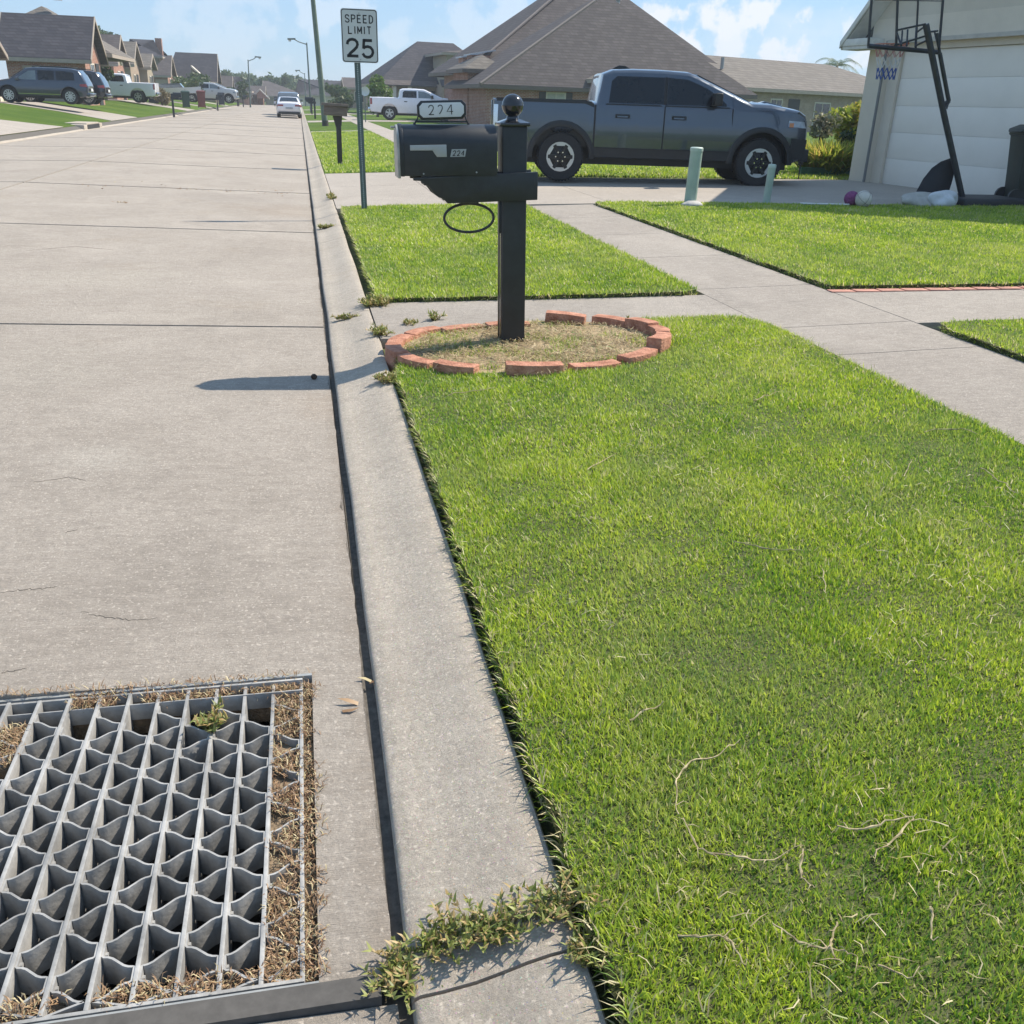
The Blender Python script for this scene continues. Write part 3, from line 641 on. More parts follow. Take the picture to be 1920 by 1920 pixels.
weed(GZ(612, 428), 'dry yellow weed in the kerb joint left of the speed sign', 44, .15, .045, .03, ry=.05, sd=12)
weed(GZ(622, 370), 'patchy dry grass along the kerb back at the driveway', 24, .05, .05, .04, ry=.5, sd=13)
weed(GZ(815, 600), 'upright grass tuft behind the far bricks of the ring', 12, .03, .07, .028, sd=14)
weed(GZ(1190, 612), 'grass tuft in the gap between the far right bricks', 14, .04, .07, .026, sd=15)
weed(GZ(770, 608), 'low grass tuft at the far left of the brick ring', 14, .07, .04, .022, sd=16)
# ============================================================ DRAIN GRATE
GALV = mat('galvanised_steel', (.34, .335, .325), .55, .15, var=.4, scale=9, bump=.15, bscale=90)
GALVD = mat('galvanised_steel_dull', (.32, .33, .33), .55, .25, var=.18, scale=20)
gr = thing('drain_grate', 'galvanised steel grate with wavy honeycomb bars set in the gutter', 'drain grate', (-.45, 1.77, 0))
gz = lambda x: zr(x)-.004
MB().box(HX0, HX1, HY1-.012, HY1-.001, -.1, gz(-.45)+.003).build('edge_angle', GALVD, gr); MB().box(HX0, HX1, HY0+.001, HY0+.011, -.1, gz(-.45)+.001).build('edge_angle', GALVD, gr)

GX1 = HX1-.030; ybt, ytp = HY0+.022, HY1-.028
BS = .0748; bars = [GX1-BS*k for k in range(12)]
for a_ in (ybt-.008, ytp): MB().box(bars[-1]-.004, bars[0]+.004, a_, a_+.008, gz(-.45)-.09, gz(-.45)+.002).build('end_bar', GALV, gr, bevel=.0015)
MB().box(bars[-1]-.004, bars[0]+.004, ytp-.046, ytp-.042, gz(-.45)-.05, gz(-.45)-.0015).build('cross_strip', GALV, gr, bevel=.001)
for i, x in enumerate(bars):
    z = gz(x)+.001; MB().box(x-.0045, x+.0045, ybt+.0005, ytp-.0005, z-.10, z).build('bearing_bar', GALV, gr, bevel=.0015)
PER = .1292; fl = .034
for c in range(11):
    xr = bars[c]-.0045-.0018; xl = bars[c+1]+.0045+.0018; pts = []; y = (2.121 if c % 2 else 2.185)+fl/2; side = True
    while y > ytp-.004: y -= PER/2; side = not side
    while y > ytp-.03: y -= PER/2; side = not side
    while y > ybt+.012:
        xa = xl if side else xr; xb = xr if side else xl; pts += [(xa, y), (xa, y-fl+.003)]; y0 = y-fl; dy = PER/2-fl
        for t in (.06, .18, .32, .5, .68, .82, .94):
            u = (t-.5)*2; s_ = .5+.5*math.copysign(abs(u)**.9, u) if 0 else t*t*(3-2*t); s_ = s_*s_*(3-2*s_)*.6+s_*.4; pts.append((xa+(xb-xa)*t, y0-dy*s_))
        y = y0-dy; side = not side
    pts = [q for q in pts if q[1] > ybt+.001]; y = max(y, ybt+.001)
    pts.append((xl if side else xr, y)); zc = gz((xl+xr)/2); th = .0022; vs = []; n = len(pts)
    for j, (px, py) in enumerate(pts):
        p0 = Vector(pts[max(0, j-1)]); p1 = Vector(pts[min(n-1, j+1)]); d = (p1-p0).normalized(); nx, ny = d.y*th, -d.x*th
        for sx in (1, -1):
            for zz in (zc-.07, zc-.002): vs.append((px+nx*sx, py+ny*sx, zz))
    fs = []
    for j in range(n-1):
        a, b = j*4, j*4+4; fs += [(a, a+1, b+1, b), (a+2, b+2, b+3, a+3), (a+1, a+3, b+3, b+1), (a, b, b+2, a+2)]
    mb = MB(); mb.add(vs, fs+[(0, 2, 3, 1), ((n-1)*4, (n-1)*4+1, (n-1)*4+3, (n-1)*4+2)])
    mb.build('wavy_bar', GALV, gr, smooth=35)
    yy = 2.121 if c % 2 else 2.185
    while yy > ybt+.02:
        MB().cyl((xl-.002, yy, zc-.016), (xl+.007, yy, zc-.016), .005, n=8).build('rivet', GALV, gr, smooth=40); yy -= PER
# debris: brown pine litter filling edge cells
DEB = leafmat('brown_litter', (.16, .085, .045), (.38, .24, .13), (.50, .42, .24), .22, .1)
DSO = mat('litter_soil', (.20, .15, .10), .95, var=.4, scale=40, bump=.8, bscale=120)
regs = [(bars[1]+.005, HX1-.002, ybt, ytp, .0), (bars[8], bars[0], ytp-.040, ytp+.02, .0), (bars[7], bars[1], ybt, ybt+.045, 0), (bars[10]+.003, bars[9]-.003, ytp-.25, ytp-.1, .0)]
mb = MB()
for r in regs: mb.box(r[0], r[1], r[2], r[3], -.09, gz((r[0]+r[1])/2)-.022+random.uniform(-.002, .002))
o = mb.build('silt', DSO); o['kind'] = 'stuff'
ps = []
for r in regs:
    n = int((r[1]-r[0])*(r[3]-r[2])*60000); P = np.column_stack([rng.uniform(r[0], r[1], n), rng.uniform(r[2], r[3], n), rng.uniform(-.024, -.005, n)]); P[:, 2] += zrv(P[:, 0])
    w = fld(P[:, 0], P[:, 1], 30, 11); P = P[w > .3]; ps.append(P)
n = 500; P = np.column_stack([HX1+rng.normal(.004, .01, n), rng.uniform(1.27, 2.28, n), np.full(n, .004)]); ps.append(P[fld(P[:, 0]*0, P[:, 1], 14, 3) > .5])
n = 260; P = np.column_stack([rng.uniform(HX0, HX1, n), HY1+rng.normal(-.004, .006, n), np.full(n, .004)]); P[:, 2] += zrv(P[:, 0]); ps.append(P)
P = np.concatenate(ps); V, T, Rn = straws('x', P, .010+.016*rng.random(len(P)), .0022, up=.9)
o = npmesh('pine_litter', V, T, DEB, Rn); o['kind'] = 'stuff'
weed(GZ(395, 1365, .0), 'pale green sprig lying across the drain grate bars', 14, .02, .06, .02, 'weeds growing out of the concrete joints', ry=.04, sd=21)
# small dark pine cone in the mailbox's shadow, seeds and leaf scraps on the road
CON = mat('dark_cone', (.06, .035, .025), .8, var=.4, scale=90, bump=1, bscale=200)
p = G(589, 711); MB().lathe([(0, 0), (.012, .003), (.019, .012), (.017, .022), (.009, .03), (0, .032)], (p.x, p.y, p.z), n=14).build('seed_cone', CON, smooth=50); tag(bpy.data.objects['seed_cone'], 'small dark round seed cone lying in the mailbox shadow', 'seed cone')
ps = []
for (px, py, k, s) in ((230, 380, 14, .05), (350, 355, 18, .15), (440, 357, 14, .2), (520, 360, 10, .2), (170, 350, 8, .2), (640, 1330, 2, .02), (700, 1280, 3, .01), (320, 350, 10, .5), (470, 362, 12, .3)):
    c = G(px, py)
    for i in range(k): x = c.x+rng.normal(0, s); ps.append((x, c.y+rng.normal(0, s), zr(x)+.004))
P = np.array(ps); V, T, Rn = straws('x', P, .03+.03*rng.random(len(P)), .012, m=DEB, up=.3); o = npmesh('leaf_scraps', V, T, DEB, Rn); o['kind'] = 'stuff'

# ============================================================ BRICK RING
RED = mat('red_concrete', (.40, .15, .085), .9, var=.3, scale=14, bump=1., bscale=90, col2=(.60, .30, .20))
labels = ['red edging brick at the far right of the ring beside the front path', 'tilted red edging brick, the tall one at the ring back right', 'low red edging brick right behind the mailbox post', 'sunken red edging brick left behind the post',
          'red edging brick at the back left of the ring', 'red edging brick at the left corner of the ring by the kerb', 'red edging brick nearest the kerb, in the post shadow', 'red edging brick at the front left corner of the ring',
          'red edging brick at the front left, next to the gap', 'thick scalloped red edging brick at the ring front, right of the gap', 'buried red edging brick at the ring front with grass over its end',
          'red edging brick at the front right leading up the side', 'raised red edging brick at the right front of the ring', 'small red edging brick at the right end of the ring', 'red edging brick at the right end, turned toward the path']
angs = [58, 66, 96, 118, 140, 160, 184, 203, 226, 262, 290, 314, 334, 352, 14]
spec = [(38, .25, .055, 0), (64, .27, .075, .05), (92, .30, .035, 0), (114, .30, .03, 0), (137, .28, .04, 0), (160, .26, .045, 0), (184, .24, .06, 0), (208, .26, .05, .0), (230, .25, .055, 0), (262, .32, .065, 0), (287, .30, .035, 0), (311, .28, .045, .03), (334, .27, .085, .06), (356, .22, .07, .05), (16, .24, .075, .06)]
for (a, L, h, tilt), lb in zip(spec, labels):
    a = R_(a); x, y = ringpt(a, .985); n_ = Vector((math.cos(a)/RX, math.sin(a)/RY, 0)).normalized(); th = math.atan2(n_.y, n_.x)-math.pi/2
    if y > 6.02: y = 6.02
    M = Matrix.Translation((x, y, zr(x)+.0)) @ Matrix.Rotation(th, 4, 'Z') @ Matrix.Rotation(tilt*random.choice((-1, 1)), 4, 'Y')
    mb = MB(M); k = 7; out = []
    for i in range(k+1): t = -1+2*i/k; out.append((t*L/2, .048-.026*t*t))
    for i in range(k+1): t = 1-2*i/k; out.append((t*L/2*.97, -.050-.020*t*t))
    mb.prism(out, 'z', -.05, h+.02); o = mb.build('edging_brick', RED, bevel=.007, seg=2); tag(o, lb, 'edging brick', 'red edging bricks round the mailbox bed')
PINK = mat('pink_brick', (.44, .22, .17), .9, var=.22, scale=18, bump=.5, bscale=60, coords='World')
for i in range(12):
    x = 3.97+.205*i*1.02; y = 6.665-.05*(x-4)/1.6; mb = MB(Matrix.Translation((x+.1, y+.02, zr(x)+.001)) @ Matrix.Rotation(-.03, 4, 'Z')); mb.box(-.1, .1, -.045, .05, -.04, .008)
    tag(mb.build('path_brick', PINK, bevel=.004), 'flush pink brick in the edging row along the far side of the front path', 'brick', 'pink bricks lining the front path')

# ============================================================ MAILBOX
BLK = mat('black_plastic', (.020, .023, .028), .42, var=.25, scale=8, bump=.12, bscale=300)
BLKM = mat('black_paint', (.022, .025, .030), .38, var=.25, scale=10, bump=.10, bscale=160)
BLKG = mat('black_gloss', (.015, .016, .02), .16, var=.1, coat=.4)
SILV = mat('silver_plastic', (.36, .38, .39), .45, .25, var=.08)
WHT = mat('white_panel', (.62, .64, .65), .5, var=.05)
INK = mat('black_ink', (.012, .012, .014), .6, var=.05)
mbx = thing('mailbox', 'black mailbox on a square post with ball finial beside the kerb', 'mailbox', (1.2, 5.63, .16))
px0, py0 = 1.216, 5.645; hw = .072
lean = Matrix.Translation((px0, py0, .16)) @ Matrix.Rotation(R_(-1.4), 4, 'Y') @ Matrix.Translation((-px0, -py0, -.16))
def LM(): return MB(lean)
leanb = lean @ Matrix.Translation((.030, 0, 0))
def LB(): return MB(leanb)
p = LM(); p.box(px0-hw, px0+hw, py0-hw, py0+hw, .12, 1.385)
post = p.build('post', BLK, mbx, bevel=.006, seg=3)
for s in (-1, 1): LM().box(px0-hw-.004, px0-hw+.002, py0+s*.036-.012, py0+s*.036+.012, .17, .99).build('side_rib', BLKG, post, bevel=.002)
p = LM(); p.lathe([(0, .03), (.030, .03), (.030, .025), (.05, .012), (.094*.75, 0), (.094*.75, -.02), (.0, -.02)], (px0, py0, 1.405), n=4); 
cap = LM(); w1 = hw+.014
cap.add([(px0-w1, py0-w1, 1.385), (px0+w1, py0-w1, 1.385), (px0+w1, py0+w1, 1.385), (px0-w1, py0+w1, 1.385), (px0-w1, py0-w1, 1.403), (px0+w1, py0-w1, 1.403), (px0+w1, py0+w1, 1.403), (px0-w1, py0+w1, 1.403),
         (px0-.032, py0-.032, 1.424), (px0+.032, py0-.032, 1.424), (px0+.032, py0+.032, 1.424), (px0-.032, py0+.032, 1.424)],
        [(0, 3, 2, 1), (0, 1, 5, 4), (1, 2, 6, 5), (2, 3, 7, 6), (3, 0, 4, 7), (4, 5, 9, 8), (5, 6, 10, 9), (6, 7, 11, 10), (7, 4, 8, 11), (8, 9, 10, 11)])
cap.build('post_cap', BLKG, mbx, bevel=.004)
p = LM(); p.lathe([(0, -.072), (.036, -.072), (.034, -.058)]+[(.061*math.cos(R_(t)), .061*math.sin(R_(t))) for t in range(-62, -2, 6)]+[(.0625, -.002), (.0625, .002)]+[(.061*math.cos(R_(t)), .061*math.sin(R_(t))) for t in range(4, 90, 6)]+[(0, .061)], (px0, py0, 1.493), n=40)
p.build('ball_finial', BLKG, mbx, smooth=50)
ya, yb = 5.535, 5.735
prof = [(1.315, 1.0), (1.315, 1.145), (.60, 1.125), (.585, 1.115), (.585, 1.098), (.635, 1.096), (.638, 1.082), (.66, 1.078)]+[(.66+.10*math.sin(t)*1.0+.0, 1.078-.075*(1-math.cos(t))) for t in [R_(a) for a in (15, 30, 45, 60, 75)]]+[(.765, .998), (.785, .985)]
prof = [(1.315, .992), (1.315, 1.145), (.598, 1.118), (.598, 1.103), (.640, 1.101), (.643, 1.09), (.668, 1.083), (.685, 1.07), (.698, 1.052), (.715, 1.03), (.74, 1.012), (.765, 1.003), (.775, .993), (.79, .978)]
p = LB(); p.prism(prof, 'y', ya, ya+.022); p.prism(prof, 'y', yb-.022, yb); p.box(.66, 1.30, ya+.022, yb-.022, 1.075, 1.118)
p.build('support_arm', BLKM, mbx, bevel=.003)
# the box
bx0, bx1, byc, bw, bz0, bzr = .535, 1.075, 5.625, .102, 1.128, 1.292
def arch(w, z0, zc, k=1.0, n=14): return [(byc-w, z0), (byc-w, zc)]+[(byc-w*math.cos(math.pi*i/n), zc+w*k*math.sin(math.pi*i/n)) for i in range(1, n)]+[(byc+w, zc), (byc+w, z0)]
p = LB(); p.prism(arch(bw, bz0, bzr), 'x', bx0, bx1); box = p.build('box', BLKM, mbx, bevel=.004)
p = LB(); p.prism(arch(bw+.004, bz0-.002, bzr), 'x', bx0-.006, bx0+.014); p.build('front_lip', BLKM, box, bevel=.002)
DOOR = mat('mailbox_door', (.34, .34, .32), .4, .2, var=.3, scale=9)  # sky reflection on the black door put into its colour as pale grey
p = LB(); p.prism(arch(bw-.002, bz0-.012, bzr), 'x', bx0-.022, bx0-.007); p.box(bx0-.045, bx0-.022, byc-.02, byc+.02, 1.372, 1.384); dr = p.build('door', DOOR, mbx, bevel=.003)
yf = byc-bw-.004
p = LB(); p.prism([(.583, 1.262), (.583, 1.289), (.785, 1.292), (.787, 1.228), (.732, 1.228), (.718, 1.246), (.708, 1.262)], 'y', yf-.004, yf+.001); p.build('flag', SILV, mbx, bevel=.0015)
p = LB(); p.prism([(.806, 1.228), (.816, 1.268), (.898, 1.269), (.890, 1.229)], 'y', yf+.0005, yf+.003); sk = p.build('number_sticker', SILV, mbx)
for (x, z) in ((.655, 1.140), (.955, 1.146)):
    LB().cyl((x, yf-.001, z), (x, yf+.006, z), .0045, n=10).build('rivet', SILV, mbx, smooth=40)
def stroke(mb, pts, w, y, depth=.0012):
    """flat stroked line in an x-z plane facing -y"""
    pts = [Vector(p) for p in pts]; n = len(pts); vs = []
    for i, p in enumerate(pts):
        d = (pts[min(n-1, i+1)]-pts[max(0, i-1)]).normalized(); nn = Vector((-d.y, d.x))*w/2
        for q in (p+nn, p-nn): vs += [(q.x, y, q.y), (q.x, y-depth, q.y)]
    fs = []
    for i in range(n-1): a, b = i*4, i*4+4; fs += [(a+1, a+3, b+3, b+1), (a, b, b+2, a+2), (a, a+1, b+1, b), (a+2, b+2, b+3, a+3)]
    fs += [(0, 2, 3, 1), (4*n-4, 4*n-3, 4*n-1, 4*n-2)]
    mb.add(vs, fs)
def digit(mb, ch, x, z, w, h, sw, y, slant=0., foot=True):
    P = lambda u, v: (x+u*w+slant*v*h, z+v*h)
    if ch == '2':
        pts = [P(.06, .74)]+[P(.5-.44*math.cos(R_(t)), .74+.24*math.sin(R_(t))) for t in range(20, 181, 20)]+[P(.90, .60), P(.66, .36), P(.3, .12), P(.05, .03)]
        if not foot: pts = pts[1:-1]
        stroke(mb, pts, sw, y)
        if foot: stroke(mb, [P(.03, .03), P(.98, .03)], sw, y)
    else:
        stroke(mb, [P(.98, .30), P(.02, .30), P(.70, .98)], sw, y); stroke(mb, [P(.74, 1.0), P(.74, 0)], sw, y)
p = LB()
for i, ch in enumerate('224'): digit(p, ch, .819+i*.024, 1.2345, .016, .026, .0042, yf+.0003, .18)
p.build('digits', INK, sk)
# address plate on top
zc = 1.468; xc = .775; ypl = 5.60
def octo(hw, hh, c): return [(xc-hw+c, zc-hh), (xc+hw-c, zc-hh), (xc+hw, zc-hh+c), (xc+hw, zc+hh-c), (xc+hw-c, zc+hh), (xc-hw+c, zc+hh), (xc-hw, zc+hh-c), (xc-hw, zc-hh+c)]
tilt = Matrix.Translation((xc, ypl, zc)) @ Matrix.Rotation(R_(-1.6), 4, 'Y') @ Matrix.Translation((-xc, -ypl, -zc))
p = MB(leanb @ tilt); p.prism(octo(.137, .049, .022), 'y', ypl, ypl+.014); pf = p.build('address_frame', BLKM, mbx, bevel=.004)
p = MB(leanb @ tilt); p.prism(octo(.124, .037, .018), 'y', ypl-.003, ypl-.0002); p.build('white_face', WHT, pf, bevel=.001)
p = MB(leanb @ tilt)
digit(p, '2', .700, zc-.024, .030, .050, .0042, ypl-.0035); digit(p, '2', .752, zc-.026, .028, .052, .0042, ypl-.0035, foot=False); digit(p, '4', .802, zc-.024, .036, .050, .0042, ypl-.0035)
p.build('digits', INK, pf)
for s in (-1, 1):
    p = LB(); p.tube([(xc+s*.13, ypl+.007, zc-.03), (xc+s*.142, ypl+.01, zc-.06), (xc+s*.152, ypl+.02, 1.396)], .004, 8); p.cyl((xc+s*.152, ypl+.02, 1.386), (xc+s*.152, ypl+.02, 1.402), .010, .006, n=10); p.build('plate_leg', BLKM, pf, smooth=40)
LB().box(xc-.15, xc+.15, ypl+.014, ypl+.024, 1.404, 1.412).build('plate_rail', BLKM, pf)
# newspaper ring
p = LB(); p.tube([(.925+.146*math.cos(t), 5.62, .888+.080*math.sin(t)) for t in [2*math.pi*i/48 for i in range(48)]], .0078, 10, closed=True); p.build('newspaper_ring', BLKM, mbx, smooth=60)
p = LB(); p.box(px0-hw-.045, px0-hw-.0305, 5.60, 5.64, .80, .99); LB().box(.87, .98, 5.60, 5.64, .968, .9775).build('ring_hanger', BLKM, mbx, bevel=.002); p.build('ring_bracket', BLKM, mbx, bevel=.002)

# ============================================================ SPEED SIGN
sg = thing('speed_limit_sign', 'white speed limit 25 sign on a perforated steel post in the verge', 'road sign', (.75, 13.35, .13))
sx, sy = .79, 13.35
p = MB(); w = .038; t = .004
ls = Matrix.Translation((sx, sy, .13)) @ Matrix.Rotation(R_(-1.1), 4, 'Y') @ Matrix.Translation((-sx, -sy, -.13)); p.M = ls
p.box(sx-w, sx-w+.01, sy-.016, sy+.008, .05, 2.45); p.box(sx+w-.01, sx+w, sy-.016, sy+.008, .05, 2.45); p.box(sx-w+.01, sx+w-.01, sy-.004, sy+.008, .05, 2.45)
sp_ = p.build('sign_post', mat('green_steel', (.12, .16, .16), .5, .3, var=.2, scale=12), sg)
hp = MB(ls)
for k in range(70): hp.cyl((sx, sy-.0065, .16+k*.0255), (sx, sy-.0035, .16+k*.0255), .0062, n=8)
hp.build('punched_hole', mat('hole_light', (.60, .64, .64), .6, var=.1), sp_)['kind'] = 'stuff'
SC = (sx+.004, 2.225)
def rrect(cx, cz, hw, hh, r, n=5):
    o = []
    for (a, b, s) in ((1, 1, 0), (-1, 1, 90), (-1, -1, 180), (1, -1, 270)):
        for i in range(n+1): t = R_(s+90*i/n); o.append((cx+a*(hw-r)+r*math.cos(t), cz+b*(hh-r)+r*math.sin(t)))
    return o
srot = Matrix.Translation((SC[0], sy, SC[1])) @ Matrix.Rotation(R_(2.2), 4, 'Z') @ Matrix.Rotation(R_(-.5), 4, 'Y') @ Matrix.Translation((-SC[0], -sy, -SC[1]))
SGW = mat('sign_sheeting', (.58, .60, .59), .5, var=.04, scale=3)
p = MB(srot); p.prism(rrect(*SC, .2286, .3048, .035), 'y', sy-.020, sy-.017); pl = p.build('sign_plate', SGW, sg)
p = MB(srot); A = rrect(*SC, .2215, .2977, .03); B = rrect(*SC, .2125, .2887, .024); n = len(A)
p.add([(x, sy-.0212, z) for x, z in A]+[(x, sy-.0212, z) for x, z in B], [(i, (i+1) % n, n+(i+1) % n, n+i) for i in range(n)]); p.build('border', INK, pl)
LET = {'S': [[(.92, .78), (.78, .95), (.5, 1), (.2, .95), (.07, .78), (.15, .6), (.5, .51), (.85, .4), (.95, .22), (.8, .05), (.5, 0), (.2, .05), (.05, .22)]],
       'P': [[(.1, 0), (.1, 1.07)], [(.1, 1), (.6, 1), (.88, .93), (.95, .75), (.88, .56), (.6, .48), (.1, .48)]], 'E': [[(.1, -.07), (.1, 1.07)], [(.1, 0), (.9, 0)], [(.1, 1), (.9, 1)], [(.1, .52), (.78, .52)]],
       'D': [[(.1, -.07), (.1, 1.07)], [(.1, 1), (.5, 1), (.78, .88), (.92, .66), (.92, .34), (.78, .12), (.5, 0), (.1, 0)]], 'L': [[(.1, 1), (.1, -.07)], [(.1, 0), (.9, 0)]], 'I': [[(.5, 0), (.5, 1)]],
       'M': [[(.05, 0), (.05, 1.0)], [(.03, .98), (.5, .25)], [(.5, .25), (.97, .98)], [(.95, 0), (.95, 1.0)]], 'T': [[(.5, 0), (.5, 1)], [(.05, 1), (.95, 1)]],
       '2': [[(.05, .70), (.10, .86), (.27, .97), (.5, 1), (.74, .965), (.90, .85), (.94, .71), (.86, .55), (.62, .38), (.3, .19), (.10, .02)], [(.0, .03), (.98, .03)]],
       '5': [[(.90, .965), (.12, .965)], [(.20, 1.03), (.14, .48)], [(.11, .51), (.3, .585), (.52, .61), (.76, .56), (.92, .42), (.95, .27), (.86, .1), (.66, .0), (.42, -.02), (.2, .04), (.06, .2)]]}
def word(mb, txt, cx, z, h, lw, gap, sw, y):
    ws_ = [.35 if c == 'I' else 1 for c in txt]; tot = sum(ws_)*lw+gap*(len(txt)-1); x = cx-tot/2
    for c, k in zip(txt, ws_):
        for s in LET[c]:
            stroke(mb, [(x+(u if c != 'I' else .5)*lw*k, z+v*h) for u, v in s], sw, y)
        x += lw*k+gap
p = MB(srot); word(p, 'SPEED', SC[0], SC[1]+.150, .082, .052, .022, .0135, sy-.0205); word(p, 'LIMIT', SC[0]+.002, SC[1]+.025, .082, .052, .024, .0135, sy-.0205)
word(p, '25', SC[0], SC[1]-.235, .195, .145, .045, .034, sy-.0205); p.build('lettering', INK, pl)
for dz in (-.268, .255): MB(srot).cyl((SC[0], sy-.026, SC[1]+dz), (SC[0], sy-.02, SC[1]+dz), .008, n=8).build('bolt', GALVD, pl, smooth=40)

# ============================================================ BOLLARD PIPES
PVC = mat('pale_green_pipe', (.33, .42, .36), .5, var=.12, scale=5, bump=.1, bscale=80)
def pipe(px, py, Y, r, ztop, label, nick):
    b = at(px, py, Y); z0 = zr(b.x); o = thing('utility_marker_pipe', label, 'marker pipe', (b.x, Y, z0), 'pale green marker pipes at the driveway edge')
    MB().cyl((b.x, Y, z0-.05), (b.x+.02, Y, ztop-.03), r, n=28).build('tube', PVC, o, smooth=40)
    MB().lathe([(0, .035), (r*.9, .032), (r*1.07, .02), (r*1.07, -.02), (0, -.02)], (b.x+.02, Y, ztop-.02), n=28).build('cap', mat('pipe_cap', (.42, .50, .45), .5), o, smooth=40); return b
b1 = pipe(1293, 385, 12.86, .083, 1.03, 'taller pale green pipe with chipped marks and a stone at its foot', 1)
b2 = pipe(1436, 382, 13.15, .054, .82, 'shorter slim pale green pipe nearer the garage', 0)
ROCK = mat('pale_rock', (.42, .41, .39), .9, var=.2, scale=9, bump=.6, bscale=40)
def lump(name, label, cat, c, s, m, sd=1, group=None, n=2, amp=.25):
    bm = bmesh.new(); bmesh.ops.create_icosphere(bm, subdivisions=4, radius=1); g = np.random.default_rng(sd); K = g.normal(size=(8, 3))*2.2; ph = g.random(8)*6.28
    for v in bm.verts:
        f = sum(math.sin(v.co.dot(Vector(K[i]))+ph[i]) for i in range(8))/8; v.co *= 1+amp*f; v.co = Vector((v.co.x*s[0], v.co.y*s[1], v.co.z*s[2]))
    me = bpy.data.meshes.new(name); bm.to_mesh(me); bm.free(); o = link(name, me, m, smooth=60); o.location = c; tag(o, label, cat, group); return o
lump('rock', 'pale flat rock at the foot of the taller pipe', 'rock', (b1.x-.02, 12.72, zr(b1.x)+.04), (.17, .12, .06), ROCK, 3)

# ============================================================ THINGS BY THE GARAGE
def ball(px, py, Y, r, m, name, label, cat, seam=None):
    c = at(px, py, Y); c.z = zr(c.x)+r+.02; o = thing(name, label, cat, c)
    bm = bmesh.new(); bmesh.ops.create_uvsphere(bm, u_segments=32, v_segments=20, radius=r); me = bpy.data.meshes.new('cover'); bm.to_mesh(me); bm.free(); link('cover', me, m, o, 60)
    if seam:
        q = MB(Matrix.Translation(c) @ Matrix.Rotation(.5, 4, 'Y') @ Matrix.Rotation(.5, 4, 'X'))
        for ax in (0, 1, 2): q.tube([Vector((r*math.cos(t), r*math.sin(t), 0) if ax == 0 else ((r*math.cos(t), 0, r*math.sin(t)) if ax == 1 else (0, r*math.cos(t), r*math.sin(t)))) for t in [2*math.pi*i/40 for i in range(40)]], .0022, 5, closed=True)
        q.build('seam', seam, o)
    return o
ball(1618, 381, 12.45, .115, mat('worn_white_ball', (.55, .51, .45), .6, var=.15, scale=6, col2=(.66, .63, .57)), 'basketball', 'worn off-white basketball with dark seams on the lawn edge', 'basketball', INK)
ball(1596, 378, 12.62, .105, mat('purple_foam', (.22, .06, .17), .95, var=.4, scale=50, bump=1, bscale=120), 'foam_ball', 'fuzzy purple foam ball behind the white basketball', 'foam ball')
a = at(1500, 381, 12.75); b = at(1592, 386, 12.55)
tag(MB().cyl((a.x, a.y, zr(a.x)+.05), (b.x, b.y, zr(b.x)+.05), .014, n=10).build('white_pole', mat('white_plastic', (.62, .62, .61), .5), smooth=40), 'thin white pole lying on the grass left of the balls', 'pole')
BAG = mat('pale_sack', (.40, .39, .36), .8, var=.15, scale=8, bump=.8, bscale=25); BAG2 = mat('white_sack', (.55, .57, .60), .7, var=.12, scale=8, bump=.7, bscale=22)
c = at(1722, 378, 12.6); lump('sandbag', 'long grey sandbag slumped at the foot of the black net', 'sandbag', (c.x, 12.6, zr(c.x)+.09), (.30, .16, .12), BAG, 5, 'sandbags weighing down the hoop', amp=.75)
c = at(1768, 380, 12.45); lump('sandbag', 'crumpled white sandbag against the hoop base', 'sandbag', (c.x, 12.45, zr(c.x)+.11), (.21, .17, .14), BAG2, 8, 'sandbags weighing down the hoop', amp=.8)
# hoop
DK = mat('dark_hoop_steel', (.035, .04, .05), .45, .3, var=.2, scale=8)
HY_ = 12.75
def H(px, py, Y=HY_): return at(px, py, Y)
hb = H(1802, 372); hoop = thing('basketball_hoop', 'portable basketball hoop with dark frame leaning toward the garage', 'basketball hoop', (hb.x, HY_, zr(hb.x)))
c0 = H(1777, 395); c1 = H(1885, 392); zb = zr(c0.x)
p = MB(); p.box(c0.x, c1.x+.1, HY_-.35, HY_+.45, zb, zb+.14); p.build('base', mat('base_plastic', (.03, .033, .04), .6, var=.2), hoop, bevel=.04, seg=3)
p = MB(); p.tube([H(1805, 374), H(1770, 215), H(1736, 46)], .043, 12); p.build('pole', DK, hoop, smooth=50)
p = MB(); p.tube([H(1762, 100), H(1779, 190)], .028, 10); p.tube([H(1757, 62), H(1762, 100)], .02, 8); p.add([H(1768, 195), H(1782, 185), H(1776, 206)], [(0, 1, 2)]); p.tube([H(1768, 196), H(1781, 186)], .02, 8); p.tube([H(1770, 205), H(1780, 190)], .02, 8); p.build('brace', DK, hoop, smooth=50)
BY = HY_+.25
bl, br_, tl, tr = H(1628, 86, BY), H(1760, 98, BY), H(1640, -80, BY), H(1774, -72, BY)
p = MB(); p.tube([bl, br_], .030, 8); p.tube([bl+Vector((0,0,-.0)), tl], .018, 8); p.tube([br_, tr], .018, 8); p.tube([tl, tr], .018, 8)
p.tube([H(1683, 0, BY), H(1680, 90, BY)], .018, 8); p.tube([H(1722, -10, BY), H(1717, 92, BY)], .014, 8); p.tube([H(1683, 0, BY), H(1686, -78, BY)], .018, 8); p.tube([H(1640, 0, BY), H(1768, 2, BY)], .006, 6)
p.build('backboard_frame', DK, hoop, smooth=50)
ac = bpy.data.materials.new('clear_acrylic'); ac.use_nodes = True; bs = ac.node_tree.nodes['Principled BSDF']; bs.inputs['Alpha'].default_value = .06; bs.inputs['Roughness'].default_value = .08
